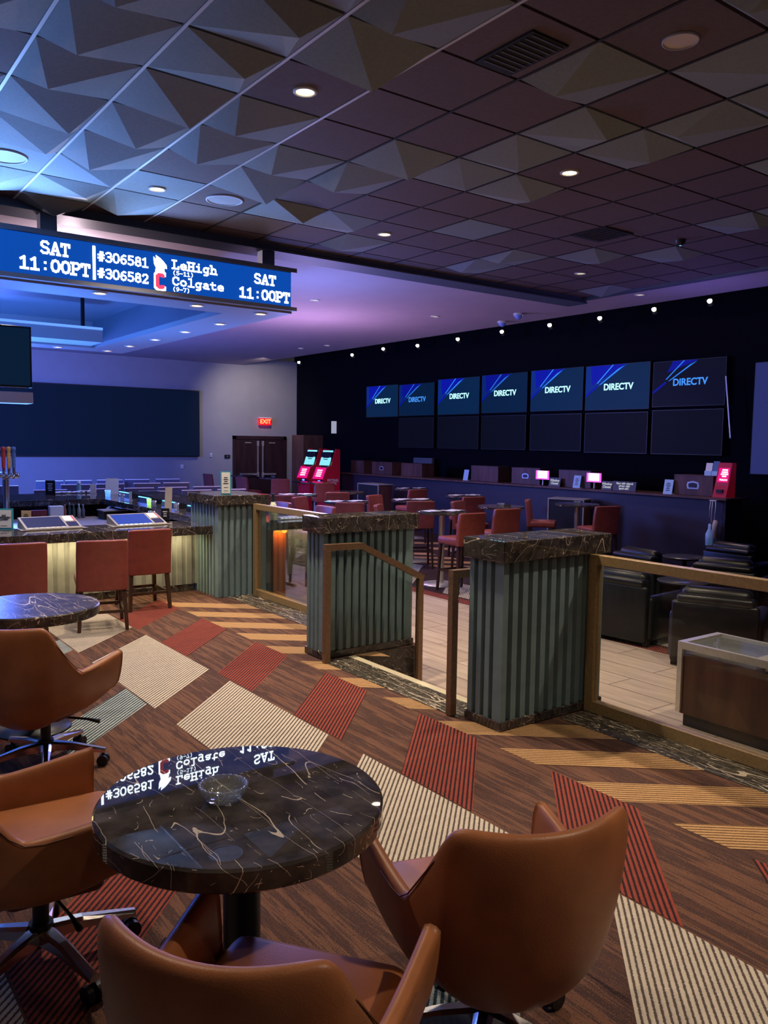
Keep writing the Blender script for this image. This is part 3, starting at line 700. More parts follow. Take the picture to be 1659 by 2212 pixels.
q = MB(); q.box(.03, -1.57, hS-.085, .455, -.62, hS-.075, 'navy'); q.box(.445, -1.57, hS-.085, .455, -.62, hS-.005, 'cream'); q.box(.03, -.63, hS-.085, .455, -.62, hS-.005, 'cream'); part('bin_opening', q, t)

# ------------------------------------------------------------------ bar
bar = thing('bar_counter', 'island bar with dark marble top and lit fluted front', 'bar', (0, 7.74, 0))
BZ = .73
def by(mb, x0, y0, z0, x1, y1, z1, m, bev=0.): mb.box(x0, y0-7.74, z0, x1, y1-7.74, z1, m, bev)
q = MB(); by(q, -3, 7.74, BZ-.085, 3.528, 8.36, BZ, 'marble', .005); by(q, 4.17, 7.70, BZ-.085, 5.12, 8.4, BZ, 'marble', .005); by(q, 3.75, 8.40, BZ-.085, 5.12, 12.05, BZ, 'marble', .005); by(q, -3, 12.05, BZ-.085, 5.12, 13.5, BZ, 'marble', .005); part('marble_countertop', q, bar)
q = MB(); pts = []
n = 60; W = 6.528; p = W/n
for i in range(n):
    for f, o in ((0, 0), (.5, 0), (.62, 1), (.9, 1)): pts.append((-3+(i+f)*p, 8.15-7.74+o*.02))
pts += [(3.528, 8.15-7.74), (3.528, 8.25-7.74), (-3, 8.25-7.74)]
q.prism(pts, .075, BZ-.085, 'flute_pale'); part('fluted_front', q, bar)
q = MB(); by(q, -3, 8.16, .004, 3.5, 8.25, .075, 'marble'); part('kick_plate', q, bar)
M['led_warm'] = emis('warm_led_strip', (1., .72, .34), 6.)
q = MB(); by(q, -3, 8.00, BZ-.098, 3.45, 8.03, BZ-.088, 'led_warm'); part('led_strip', q, bar)
M['orange_panel'] = woodgrain('orange_lit_panel', (.30, .085, .02), (.38, .12, .03), .35, scale=(12, 12, 1))
q = MB(); XA = atY(590, 1200, 8.05).x; XB = atY(617, 1200, 8.05).x; by(q, XA, 8.05, ZL+.002, XB, 8.12, BZ-.085, 'orange_panel'); part('end_panel', q, bar, label='orange lit end panel at the bar corner')
q = MB(); by(q, 4.0, 8.13, .004, XA, 8.2, BZ-.085, 'flute_pale'); by(q, XA, 8.13, ZL+.002, XB, 13.4, BZ-.085, 'darkwood'); by(q, -3, 12.3, ZL+.002, XA, 12.4, BZ-.085, 'black'); part('side_body', q, bar)
q = MB(); q.tube([(4.82, 8.3-7.74, -.1), (4.82, 13.2-7.74, -.1)], .02, 'chrome', 10); part('foot_rail', q, bar)
# back-of-bar work surface
q = MB(); by(q, -3, 10.25, ZL+.002, 3.6, 11.85, .46, 'black'); by(q, -3, 10.2, .46, 3.6, 11.9, .49, 'steel'); part('work_counter', q, bar)

# bar-top gaming terminals
M['scr_blue'] = emis('blue_game_screen', (.03, .07, .42), 1.1); M['scr_dark'] = emis('dim_game_screen', (.05, .05, .16), .7); M['btn'] = emis('white_buttons', (.75, .85, 1.), 1.4); M['bezel'] = mat('silver_bezel', (.55, .50, .42), .35, .5)
M['pinkstrip'] = emis('pink_strip', (.9, .25, .3), .8)
def terminal(px, py, label, scr, rz=0., sc_=1.):
    P = at(px, py, BZ)
    t = thing('bartop_game_terminal', label, 'gaming terminal', (P.x, P.y, BZ+.001), rz, 'gaming terminals set in the bar top'); Wd, D = .52*sc_, .30*sc_
    def sl(x0, y0, x1, y1, o): return [(x0, y0, .012+.09*(y0/D)+o), (x1, y0, .012+.09*(y0/D)+o), (x1, y1, .012+.09*(y1/D)+o), (x0, y1, .012+.09*(y1/D)+o)]
    q = MB(); a = sl(-Wd/2, 0, Wd/2, D, 0); q.add(a+[(x, y, 0) for x, y, z in a], [(0, 1, 2, 3), (4, 5, 1, 0), (5, 6, 2, 1), (6, 7, 3, 2), (7, 4, 0, 3)], 'bezel')
    q.add([(-Wd/2-.05, -.01, .004), (Wd/2+.05, -.01, .004), (Wd/2+.02, D, .004), (-Wd/2-.02, D, .004)], [(0, 1, 2, 3)], 'bezel'); part('housing', q, t)
    q = MB(); q.add(sl(-Wd/2+.02, .035, Wd/2-.14, D-.02, .002), [(0, 1, 2, 3)], scr); part('screen', q, t)
    q = MB()
    for i in range(7): q.add(sl(-Wd/2+.03+i*.05*sc_, .008, -Wd/2+.065+i*.05*sc_, .028, .003), [(0, 1, 2, 3)], 'btn' if scr == 'scr_blue' else 'white')
    part('button_row', q, t)
    q = MB(); q.add(sl(Wd/2-.12, .03, Wd/2-.02, D*.45, .004), [(0, 1, 2, 3)], 'scr_dark'); q.add(sl(Wd/2-.12, D*.52, Wd/2-.02, D-.02, .004), [(0, 1, 2, 3)], 'white'); q.add(sl(Wd/2-.035, D*.5, Wd/2-.015, D-.02, .006), [(0, 1, 2, 3)], 'pinkstrip'); part('card_reader', q, t)
terminal(119, 1144, 'bar-top game terminal with dim screen, left one of the two on the front counter', 'scr_dark', R(2))
terminal(309, 1136, 'bar-top game terminal with blue screen, nearest the bar pillar', 'scr_blue', R(2))
# terminals on the side counter seen from behind: dark wedges with a blue glow line
M['cyan_line'] = emis('cyan_glow', (.2, .7, 1.), 1.6); M['blue_glow'] = emis('blue_glow', (.12, .3, 1.), 3.0); M['green_glow'] = emis('green_glow', (.45, .85, .25), 1.2)
gtb = 'terminals along the side counter'
tb0 = None
for px, py, lab in ((255, 1075, 'far'), (297, 1087, 'second'), (350, 1097, 'third'), (405, 1109, 'nearest')):
    P = at(px, py, BZ); lab = {'far': 'terminal back on the side counter beside the blue-lit glass', 'second': 'terminal back on the side counter left of the green glow', 'third': 'terminal back on the side counter right of the green glow', 'nearest': 'terminal back on the side counter closest to the bar pillar'}[lab]
    if tb0 is None:
        t = tb0 = thing('gaming_terminal', lab, 'gaming terminal', (P.x+.25, P.y, BZ+.001), 0, gtb)
        q = MB(); q.add([(-.16, -.26, 0), (.16, -.26, 0), (.16, .26, 0), (-.16, .26, 0), (-.15, -.26, .085), (-.15, .26, .085), (.16, .26, .012), (.16, -.26, .012)], [(3, 2, 1, 0), (0, 4, 5, 3), (4, 7, 6, 5), (0, 1, 7, 4), (3, 5, 6, 2), (1, 2, 6, 7)], 'black'); part('housing', q, t)
        q = MB(); q.box(-.168, -.2, .070, -.152, .2, .082, 'cyan_line'); part('glow_line', q, t)
    else: dup(tb0, (P.x+.25, P.y, BZ+.001), 0, lab, gtb)

# small things on the bar
def tumbler(px, py, z, label, h_=.09, r=.034, m='cglass'):
    P = at(px, py, z); q = MB(); q.lathe([(0, .001), (r*.85, .001), (r, h_), (r-.004, h_), (r*.8, .012), (0, .012)], (0, 0), m, 28)
    return tag(q.build('glass_tumbler', m, loc=(P.x, P.y, z+.001)), label, 'glass', 'tumblers on the bar')
M['blueglass'] = mat('blue_lit_glass', (.2, .4, 1.), .05, emit=(.08, .25, 1.), es=1.6)  # blue light in the tumbler is put in as emission
tumbler(233, 1073, BZ, 'blue glowing tumbler at the inner corner of the bar', .10, .042, 'blueglass'); tumbler(264, 1080, BZ, 'clear tumbler right of the blue glowing one'); tumbler(381, 1102, BZ, 'clear tumbler beside the tall pale card on the side counter')
M['greenglass'] = mat('green_lit_glass', (.3, .6, .2), .1, emit=(.4, .9, .2), es=1.2)  # green glow likewise painted into the glass by emission
tumbler(322, 1092, BZ, 'green glowing tumbler on the side counter', .09, .03, 'greenglass'); tumbler(332, 1096, BZ, 'clear tumbler right of the green glowing one')
tumbler(328, 1117, BZ-.02, 'small square tumbler behind the blue game terminal', .07, .036)
def card(px, py, z, w_, h_, label, m='white', rz=None, lean=0., cat='card', name='tent_card', frame=None, txt=None, tm='black', ts=.03, yplane=None):
    P = at(px, py, z); rz_ = -YAW if rz is None else rz
    t = thing(name, label, cat, (P.x, P.y, z+.001), rz_)
    X = Matrix.Rotation(-lean, 4, 'X')
    q = MB()
    if frame:
        q.box(-w_/2, -.004, 0, w_/2, .004, h_, frame, .0, X); q.box(-w_/2, 0, -.0, w_/2, .05, .006, frame)
        part('holder', q, t); q = MB(); b_ = w_*.10; q.box(-w_/2+b_, -.007, b_, w_/2-b_, -.004, h_-b_, m, 0, X); part('printed_sheet', q, t)
    else:
        q.box(-w_/2, -.002, 0, w_/2, .002, h_, m, 0, X); part('sheet', q, t)
        q = MB(); q.box(-w_/2, .002, 0, w_/2, .05, .003, m); part('foot', q, t)
    if txt:
        for body, zz, s_ in txt:
            F_ = X @ frame_xf((0, -.0085, zz), (1, 0, 0), (0, 0, 1))
            if isinstance(body, int): rules(t, F_, w_*.55, s_, body, tm)
            else: textmesh(body, s_, tm, 'lettering', t, F_)
    return t
card(9, 1144, BZ, .165, .20, 'teal-framed BAR TEMPORARILY CLOSED sign on the bar at the left edge', 'white', -YAW+.15, .06, 'sign', 'counter_sign', 'teal_sign', [('BAR\nTEMPORARILY\nCLOSED', .115, .021), (1, .035, .010)])
card(488, 1068, 1.046, .105, .235, 'narrow teal-framed notice leaning on the cap of the bar pillar', 'white', -YAW+.25, .10, 'sign', 'counter_sign', 'teal_sign', [(4, .14, .08), (1, .07, .012), (1, .035, .010)])
card(242, 1068, BZ, .20, .25, 'large blank white card standing at the inner bar corner', 'white', -YAW+.1, .08)
card(363, 1101, BZ, .09, .28, 'tall narrow cream card on the side counter', 'cream', -YAW-.1, .12)
card(201, 1066, BZ, .09, .15, 'small blank white card on the far counter', 'white')
card(282, 1082, BZ, .04, .13, 'thin upright white strip on the side counter', 'white')
card(357, 1124, BZ, .09, .13, 'dark menu card with pale text behind the blue game terminal', 'black', -YAW, .0, 'card', 'menu_card', None, [(3, .07, .07)], 'white')
card(109, 1069, BZ, .15, .22, 'black menu card with white lines on the far counter', 'black', -YAW, .0, 'card', 'menu_card', None, [(4, .12, .13)], 'white')
card(57, 1128, BZ, .10, .12, 'small kraft card behind the left game terminal', mat('kraft_card', (.42, .29, .17), .8), -YAW, 0, 'card', 'table_card', None, [(3, .06, .06)], 'black')
P = at(171, 1064, BZ); q = MB(); q.cyl((0, 0), .034, .034, .001, .15, mat('green_can', (.16, .36, .34), .35, .3), 24); q.cyl((0, 0), .028, .022, .15, .19, 'white', 20); tag(q.build('drink_bottle', 'white', loc=(P.x, P.y, BZ+.001)), 'pale green bottle with white cap on the far counter', 'bottle')
q = MB(); P = at(140, 1066, BZ)
rr = random.Random(3)
for i in range(8): q.box(-.3+.075*i, -.06, .001, -.20+.075*i, .06, .012+.015*rr.random(), 'white', 0, Matrix.Rotation(rr.uniform(-.05, .05), 4, 'Y'))
tag(q.build('bar_towel', 'white', loc=(P.x+.15, P.y, BZ+.012)), 'rumpled white bar towel along the far counter', 'towel')
# bottle on the bar right of the pillar
P = at(596, 1129, BZ); t = thing('liquor_bottle', 'dark glass bottle with a white label right of the bar pillar', 'bottle', (P.x, P.y+.06, BZ+.001))
q = MB(); q.lathe([(0, 0), (.037, 0), (.038, .01), (.036, .12), (.030, .155), (.014, .19), (.013, .255), (.015, .257), (.015, .268), (0, .268)], (0, 0), mat('dark_bottle', (.02, .03, .05), .12, spec=.6), 32); part('bottle_body', q, t)
t.scale = (1.2, 1.2, 1.15)
M['label'] = mat('cream_green_label', (.62, .70, .50), .6, noise=.5, nscale=60, emit=(.5, .6, .4), es=.04)
q = MB(); q.lathe([(.0395, .02), (.039, .115)], (0, 0), 'label', 32); part('front_label', q, t)
q = MB(); q.lathe([(.033, .15), (.017, .19)], (0, 0), 'label', 32); part('neck_label', q, t)
# blue-lit edge strip of a terminal on the bar corner, right of the pillar
P = at(630, 1122, BZ); q = MB(); q.box(-.16, -.02, 0.001, .16, .06, .03, 'bezel'); q2 = MB()
for i in range(6): q2.box(-.15+.05*i, -.024, .010, -.115+.05*i, -.02, .026, 'btn')
t = thing('bartop_game_terminal', 'game terminal edge with glowing buttons on the bar corner right of the bottle', 'gaming terminal', (P.x, P.y, BZ+.001), 0, 'gaming terminals set in the bar top'); part('housing', q, t); part('button_row', q2, t)
# beer taps
P = at(14, 1118, BZ); t = thing('beer_tap_tower', 'chrome beer tap tower with coloured handles at the left edge', 'beer tap', (P.x, P.y, BZ+.001), -YAW+.1)
q = MB(); q.cyl((0, 0), .034, .034, .0, .46, 'chrome', 24); q.tube([(-.16, 0, .46), (.14, 0, .46)], .032, 'chrome', 16); part('tower', q, t)
for i, (x, c) in enumerate(((-.10, (.75, .72, .66)), (-.045, (.70, .66, .60)), (.01, (.42, .05, .06)), (.065, (.62, .34, .10)), (.115, (.06, .14, .42)))):
    q = MB(); q.tube([(x, -.02, .46), (x, -.075, .47), (x, -.095, .42)], .011, 'chrome', 10); q.cyl((x, -.075), .014, .016, .47, .52, 'chrome', 14); s_ = part('spout', q, t)
    q = MB(); q.lathe([(0, .52), (.013, .52), (.019, .56), (.021, .69), (.017, .72), (.024, .735), (.022, .765), (0, .772)], (x, -.075), mat('tap_handle_%d' % i, c, .4, noise=.25, nscale=50), 16); part('tap_handle', q, s_)
# clutter on the work counter
ZC = .49
def wc(px, py): P = at(px, py, ZC); return (P.x, min(max(P.y, 10.3), 11.7), ZC+.001)
gw = 'bottles under the far counter'
for i, (px, c, hh, lab) in enumerate(((122, (.24, .10, .08), .2, 'reddish bottle on the work counter, leftmost of its row'), (133, (.03, .06, .05), .22, 'dark green bottle on the work counter beside the reddish one'), (143, (.05, .08, .07), .2, 'grey-green bottle in the middle of the work counter row'), (156, (.30, .34, .32), .2, 'pale bottle near the right end of the work counter row'), (166, (.14, .13, .16), .19, 'dark bottle at the right end of the work counter row'))):
    q = MB(); q.lathe([(0, 0), (.024, 0), (.024, hh*.6), (.010, hh*.8), (.010, hh), (0, hh)], (0, 0), mat('bottle_c%d' % i, c, .2, spec=.6), 20); tag(q.build('bottle', 'black', loc=wc(px, 1115)), lab, 'bottle', gw)
q = MB(); q.box(-.09, -.05, 0, .09, .05, .18, 'white', .004); tag(q.build('carton', 'white', loc=wc(104, 1116)), 'pale carton standing on the work counter', 'carton')
t = thing('napkin_caddy', 'tan napkin holder stuffed with white napkins', 'napkin holder', wc(178, 1101))
q = MB(); q.box(-.05, -.04, 0, .05, .04, .10, 'cream', .004); part('holder', q, t)
q = MB()
for i in range(6): q.box(-.06+.02*i, -.045, .09, -.045+.02*i, .045, .125+.012*(i % 3), 'white')
part('napkins', q, t)
q = MB(); X = Matrix.Rotation(.5, 4, 'X'); q.lathe([(0, .0), (.05, .002), (.062, .012), (.058, .014), (.045, .008), (0, .006)], (0, 0), 'white', 28); o = tag(q.build('saucer', 'white', loc=wc(116, 1126)), 'small white dish in front of the carton', 'dish')
q = MB(); q.box(-.16, -.14, 0, .16, .14, .11, 'black', .01); q.box(-.17, -.15, .11, .17, .15, .125, 'steel'); tag(q.build('bar_cooler_box', 'black', loc=wc(243, 1120)), 'black equipment box with steel lid behind the blue game terminal', 'equipment box')
q = MB(); q.box(-.09, -.06, 0, .09, .06, .05, 'black', .01); tag(q.build('ice_scoop_tray', 'black', loc=wc(80, 1134)), 'small black tray left of the carton', 'tray')
q = MB(); q.box(-.10, -.03, 0, .10, .03, .13, 'red_d', .004); tag(q.build('red_bin', 'red_d', loc=wc(40, 1108)), 'dark red bin on the work counter behind the kraft card', 'bin')

# ------------------------------------------------------------------ bar canopy and LED board
M['can'] = mat('canopy_soffit', (.30, .30, .33), .6); M['can_d'] = mat('canopy_dark', (.10, .12, .16), .55)
t = thing('bar_canopy', 'square canopy ring hung over the bar with small downlights', 'canopy', (0, 8.0, 3.0))
def cb(mb, x0, y0, z0, x1, y1, z1, m): mb.box(x0, y0-8, z0-3, x1, y1-8, z1-3, m)
q = MB(); cb(q, -3, 8.02, 3.0, 4.6, 8.5, 3.06, 'can'); cb(q, 4.0, 8.5, 3.0, 4.6, 13.1, 3.06, 'can'); cb(q, -3, 13.1, 3.0, 4.6, 13.6, 3.06, 'can'); part('soffit_ring', q, t)
q = MB(); cb(q, -3, 8.5, 3.0, 4.0, 8.52, 3.45, 'can_d'); cb(q, 3.98, 8.52, 3.06, 4.0, 13.1, 3.45, 'can_d'); cb(q, -3, 13.1, 3.06, 4.0, 13.12, 3.45, 'can'); cb(q, 4.58, 8.1, 3.06, 4.6, 13.6, 3.45, 'can_d'); part('fascia', q, t)
for px in (107, 582):
    P = atY(px, 520, 8.2); q = MB(); cb(q, P.x-.075, 8.22, 3.42, P.x+.075, 8.34, H-.081, 'can_d'); part('hanger_post', q, t)
q = MB(); cb(q, -3, 8.52, 3.40, 4.0, 13.1, 3.44, 'can_d'); part('inner_ceiling', q, t)
M['led_bg'] = emis('led_blue_haze', (.003, .072, .44), .95); M['led_txt'] = emis('led_white', (.80, .93, 1.), 10.0); M['led_red'] = emis('led_red', (.75, .05, .12), 1.5)  # panel blue includes the glare haze; the board face itself is darker
b_ = thing('led_scoreboard', 'long blue LED odds board with white SAT 11:00PT lettering over the bar', 'led board', (0, 7.97, 3.0))
q = MB(); q.box(-3, 0, .06, 4.56, .04, .43, 'can_d'); q.box(-3, -.03, .43, 4.62, .05, .475, 'can_d'); q.box(-3, -.03, .02, 4.62, .05, .06, 'can'); part('frame', q, b_)
q = MB(); q.box(-3, -.012, .065, 4.555, -.001, .425, 'led_bg'); part('display_panel', q, b_)
GL = {  # slab-serif stroke glyphs, unit cell .62 x 1
 'S': [[(.52, .82), (.42, .95), (.2, .95), (.1, .82), (.1, .65), (.22, .53), (.42, .47), (.53, .35), (.53, .18), (.42, .05), (.2, .05), (.08, .18)]],
 'A': [[(.08, .03), (.30, .95), (.33, .95), (.55, .03)], [(.16, .33), (.47, .33)], [(0, .03), (.2, .03)], [(.43, .03), (.62, .03)]],
 'T': [[(.31, .03), (.31, .95)], [(.06, .75), (.06, .95), (.56, .95), (.56, .75)], [(.18, .03), (.44, .03)]],
 '1': [[(.1, .78), (.31, .95), (.31, .04)], [(.08, .04), (.54, .04)]],
 '0': [[(.31, .95), (.16, .88), (.08, .65), (.08, .35), (.16, .12), (.31, .05), (.46, .12), (.54, .35), (.54, .65), (.46, .88), (.31, .95)]],
 'P': [[(.14, .03), (.14, .95), (.42, .95), (.54, .85), (.54, .6), (.42, .48), (.14, .48)], [(.0, .03), (.32, .03)], [(.02, .95), (.14, .95)]],
 ':': [[(.31, .66), (.31, .7)], [(.31, .16), (.31, .2)]],
 '#': [[(.2, .05), (.26, .95)], [(.38, .05), (.44, .95)], [(.06, .64), (.56, .64)], [(.05, .34), (.55, .34)]],
 '3': [[(.1, .85), (.25, .95), (.42, .95), (.52, .82), (.52, .64), (.4, .53), (.26, .53)], [(.4, .53), (.54, .4), (.54, .18), (.42, .05), (.22, .05), (.08, .16)]],
 '6': [[(.5, .88), (.34, .93), (.16, .75), (.09, .4), (.15, .14), (.31, .05), (.47, .13), (.54, .32), (.46, .5), (.3, .56), (.14, .46)]],
 '5': [[(.5, .95), (.14, .95), (.12, .55), (.3, .6), (.46, .54), (.54, .34), (.46, .13), (.28, .05), (.08, .14)]],
 '8': [[(.31, .95), (.14, .86), (.14, .63), (.31, .53), (.48, .63), (.48, .86), (.31, .95)], [(.31, .53), (.1, .4), (.1, .16), (.31, .05), (.52, .16), (.52, .4), (.31, .53)]],
 '2': [[(.1, .76), (.18, .92), (.4, .95), (.52, .8), (.5, .6), (.1, .05), (.54, .05), (.54, .16)]],
 'L': [[(.18, .03), (.18, .95)], [(.02, .95), (.36, .95)], [(.02, .04), (.54, .04), (.54, .28)]],
 'H': [[(.12, .03), (.12, .95)], [(.5, .03), (.5, .95)], [(.12, .5), (.5, .5)], [(.0, .03), (.24, .03)], [(.38, .03), (.62, .03)], [(0, .95), (.24, .95)], [(.38, .95), (.62, .95)]],
 'e': [[(.1, .34), (.54, .34), (.5, .54), (.32, .64), (.14, .54), (.08, .34), (.14, .12), (.32, .04), (.52, .1)]],
 'i': [[(.14, .62), (.32, .62), (.32, .04)], [(.1, .04), (.54, .04)], [(.31, .88), (.32, .92)]],
 'g': [[(.56, .62), (.46, .62), (.46, -.12), (.36, -.24), (.14, -.24)], [(.46, .48), (.3, .63), (.14, .54), (.08, .34), (.14, .14), (.3, .06), (.46, .2)]],
 'h': [[(.02, .95), (.14, .95), (.14, .03)], [(.14, .45), (.3, .63), (.46, .56), (.49, .4), (.49, .03)], [(.02, .03), (.26, .03)], [(.38, .03), (.6, .03)]],
 '(': [[(.42, 1.), (.26, .75), (.22, .45), (.26, .15), (.42, -.1)]], ')': [[(.2, 1.), (.36, .75), (.4, .45), (.36, .15), (.2, -.1)]], '-': [[(.08, .45), (.54, .45)]],
 '9': [[(.12, .12), (.28, .07), (.46, .25), (.53, .6), (.47, .86), (.31, .95), (.15, .87), (.08, .68), (.16, .5), (.32, .44), (.48, .54)]],
 '7': [[(.08, .8), (.08, .95), (.54, .95), (.26, .04)]],
 'C': [[(.54, .66), (.54, .9)], [(.54, .78), (.42, .93), (.26, .95), (.12, .8), (.08, .5), (.12, .2), (.26, .05), (.42, .06), (.54, .2)]],
 'o': [[(.31, .64), (.14, .54), (.08, .34), (.14, .12), (.31, .04), (.48, .12), (.54, .34), (.48, .54), (.31, .64)]],
 'l': [[(.12, .95), (.32, .95), (.32, .04)], [(.08, .04), (.56, .04)]],
 'a': [[(.14, .58), (.34, .64), (.47, .54), (.47, .04), (.58, .04)], [(.47, .38), (.22, .36), (.09, .22), (.16, .07), (.32, .05), (.47, .18)]],
 't': [[(.24, .88), (.24, .2), (.32, .06), (.46, .05), (.54, .12)], [(.06, .62), (.5, .62)]],
}
def strokes(mb, txt, x, z, h_, m, wid=.19, adv=.66, y=-.018, sx=1.):
    for ch in txt:
        for pl in GL.get(ch, []):
            pts = [(x+px*h_*sx, z+pz*h_) for px, pz in pl]; hw = wid*h_/2
            for (ax, az), (bx, bz) in zip(pts[:-1], pts[1:]):
                L = math.hypot(bx-ax, bz-az) or 1e-6; ux, uz = (bx-ax)/L, (bz-az)/L; ax -= ux*hw*.8; az -= uz*hw*.8; bx += ux*hw*.8; bz += uz*hw*.8; nx, nz = -uz*hw, ux*hw
                mb.add([(ax+nx, y, az+nz), (ax-nx, y, az-nz), (bx-nx, y, bz-nz), (bx+nx, y, bz+nz)], [(3, 2, 1, 0)], m); y -= 1e-5
        x += adv*h_*sx
    return x
def led(name, txt, px, py, ph, pw, wid=.15):
    """board text: lower-left at pixel (px,py), cap height ph pixels, overall width pw pixels"""
    A = atY(px, py, 7.95); B = atY(px, py-ph, 7.95); Cc = atY(px+pw, py, 7.95); h_ = (B-A).length; W_ = abs(Cc.x-A.x); sx = W_/(h_*.66*len(txt))
    q = MB(); strokes(q, txt, A.x, A.z-3.0, h_, 'led_txt', wid*1.15, .66, -.018, sx); part('lettering', q, b_)
led('l', 'SAT', 87, 546, 27, 66); led('l', '11:00PT', 42, 578, 27, 154, .16)
led('l', '#306581', 211, 563, 21, 111, .14); led('l', '#306582', 211, 599, 21, 111, .14)
led('l', 'LeHigh', 372, 580, 19, 98); led('l', '(5-11)', 373, 593, 9, 46, .11); led('l', 'Colgate', 372, 615, 18, 113); led('l', '(9-7)', 373, 628, 9, 38, .11)
led('l', 'SAT', 549, 611, 21, 48); led('l', '11:00PT', 517, 641, 22, 110, .16)
A = atY(203, 531, 7.95); B = atY(206, 604, 7.95); q = MB(); q.box(A.x-.012, -.02, B.z-3, A.x+.012, -.014, A.z-3, 'led_txt'); part('divider_bar', q, b_)
P = atY(346, 607, 7.95); q = MB(); ph_ = .125
cpts = [(.5, .28), (.5, .5), (.32, .6), (-.05, .6), (-.3, .4), (-.3, -.4), (-.05, -.6), (.32, -.6), (.5, -.5), (.5, -.28), (.2, -.28), (.12, -.34), (.02, -.28), (.02, .28), (.12, .34), (.2, .28)]
for sc_, m_, yy in ((.17, 'led_txt', -.015), (.13, 'led_red', -.018)):
    k = len(cpts); ins = []
    q.add([(P.x+(x-.1)*sc_*.9, yy, P.z-3+z*sc_) for x, z in cpts], [(0, 1, 2, 15), (15, 2, 3, 14), (14, 3, 4, 13), (13, 4, 5, 12), (12, 5, 6, 11), (11, 6, 7, 10), (10, 7, 8, 9)], m_)
part('team_emblem', q, b_, label='white edged red letter C emblem')
P = atY(346, 575, 7.95); q = MB(); hp = [(-.55, .5), (-.3, .35), (-.35, .6), (.05, .45), (.3, .3), (.55, .1), (.6, -.1), (.35, -.08), (.4, -.3), (.2, -.55), (.05, -.35), (-.2, -.6), (-.45, -.5), (-.35, -.1), (-.5, .1)]
q.add([(P.x, -.016, P.z-3)]+[(P.x+x*.12, -.016, P.z-3+z*.17) for x, z in hp], [(0, i+1, (i+1) % len(hp)+1)[::-1] for i in range(len(hp))], 'led_txt'); part('team_emblem', q, b_, label='white ragged team emblem')
# inner bar bulkhead with blue strip
M['blue_strip'] = emis('blue_strip_light', (.10, .25, 1.), 1.6)
A = atY(64, 690, 10.6); B = atY(222, 740, 10.6)
t = thing('bar_bulkhead', 'grey bulkhead inside the canopy with a blue light strip on its top edge', 'bulkhead', (0, 10.6, 3.0))
q = MB(); q.box(A.x-2, 0, B.z-3.0, B.x, .5, A.z-3.0-.05, 'can'); part('box', q, t)
q = MB(); q.box(A.x-2, -.01, A.z-3.0-.05, B.x, .02, A.z-3.0-.02, 'blue_strip'); part('blue_strip', q, t)
q = MB(); q.box(A.x-1, .2, A.z-3.02, A.x-.96, .24, .398, 'black'); q.box(B.x-.2, .2, A.z-3.02, B.x-.16, .24, .398, 'black'); part('hanger', q, t)
# hanging screen at the left edge with pale ledge below
A = atY(-60, 695, 9.4); B = atY(70, 838, 9.4)
t = thing('hanging_screen', 'dark screen hanging over the bar at the left edge', 'screen', (B.x, 9.4, B.z))
q = MB(); q.box(A.x-B.x, 0, 0, 0, .06, A.z-B.z, 'black', .004); part('housing', q, t)
M['scr_off'] = emis('off_screen_navy', (.004, .02, .055), .6)
q = MB(); q.box(A.x-B.x+.02, -.004, .02, -.02, -.0005, A.z-B.z-.02, 'scr_off'); part('screen', q, t)
q = MB(); q.box(-.6, .06, A.z-B.z-.2, -.54, .12, 3.38-B.z, 'black'); part('hanger_pole', q, t)
M['ledge'] = mat('pale_ledge', (.80, .66, .56), .6)
A2 = atY(-60, 842, 9.36); B2 = atY(72, 872, 9.36)
q = MB(); q.box(A2.x, 9.36, B2.z, B2.x, 9.62, A2.z, 'ledge', .004); tag(q.build('hanging_ledge', 'cream'), 'pale box-shaped ledge just under the hanging screen at the left edge', 'ledge')

# ------------------------------------------------------------------ downlights, speakers, vents
M['lamp_on'] = emis('lamp_glow', (1., .86, .62), 14.); M['lamp_dim'] = emis('lamp_dim', (1., .88, .6), .9); M['trim_pale'] = mat('pale_trim', (.62, .60, .52), .5); M['lamp_sm'] = emis('small_lamp_glow', (1., .70, .40), 16.)
gd = 'recessed ceiling downlights'
def downlight(x, y, label, on=True, r=.075, z=H, group=gd, first=None, core='lamp_on'):
    if first: return dup(first, (x, y, z), 0, label, group)
    t = thing('recessed_downlight', label, 'ceiling light', (x, y, z), 0, group)
    q = MB(); q.lathe([(r, -.001), (r, -.010), (r*.80, -.014), (r*.72, -.002)], (0, 0), 'trim_pale', 32); part('trim_ring', q, t)
    q = MB(); q.lathe([(r*.72, -.004), (0, -.005)], (0, 0), core, 28); part('lens', q, t); return t
dl = downlight(2.71, 4.57, 'bright recessed light in a flat mauve tile, upper middle of the ceiling')
for x, y, lab in ((5.15, 4.57, 'bright recessed light farther right on the tiled ceiling'), (2.72, 7.08, 'bright recessed light on the blue-lit tiles above the LED board'), (5.16, 7.07, 'bright recessed light near the far edge of the tiled ceiling, centre')):
    downlight(x, y, lab, first=dl)
dd = downlight(8.23, 7.07, 'dim recessed light near the right end of the tiled ceiling', core='lamp_dim')
for x, y, lab in ((10.02, 7.5, 'dim recessed light on the plain strip right of the tiled ceiling'), (6.71, 10.98, 'recessed light on the violet ceiling right of the LED board'), (9.12, 11.0, 'small recessed light in the middle of the plain violet ceiling')): downlight(x, y, lab, first=dd)
for p, lab in (((650, 752), 'small ceiling light near the first track spotlight'), ((707, 746), 'ceiling disc beside the first track spotlights')):
    P = at(*p, H); downlight(P.x, P.y, lab, first=dd)
cl = None
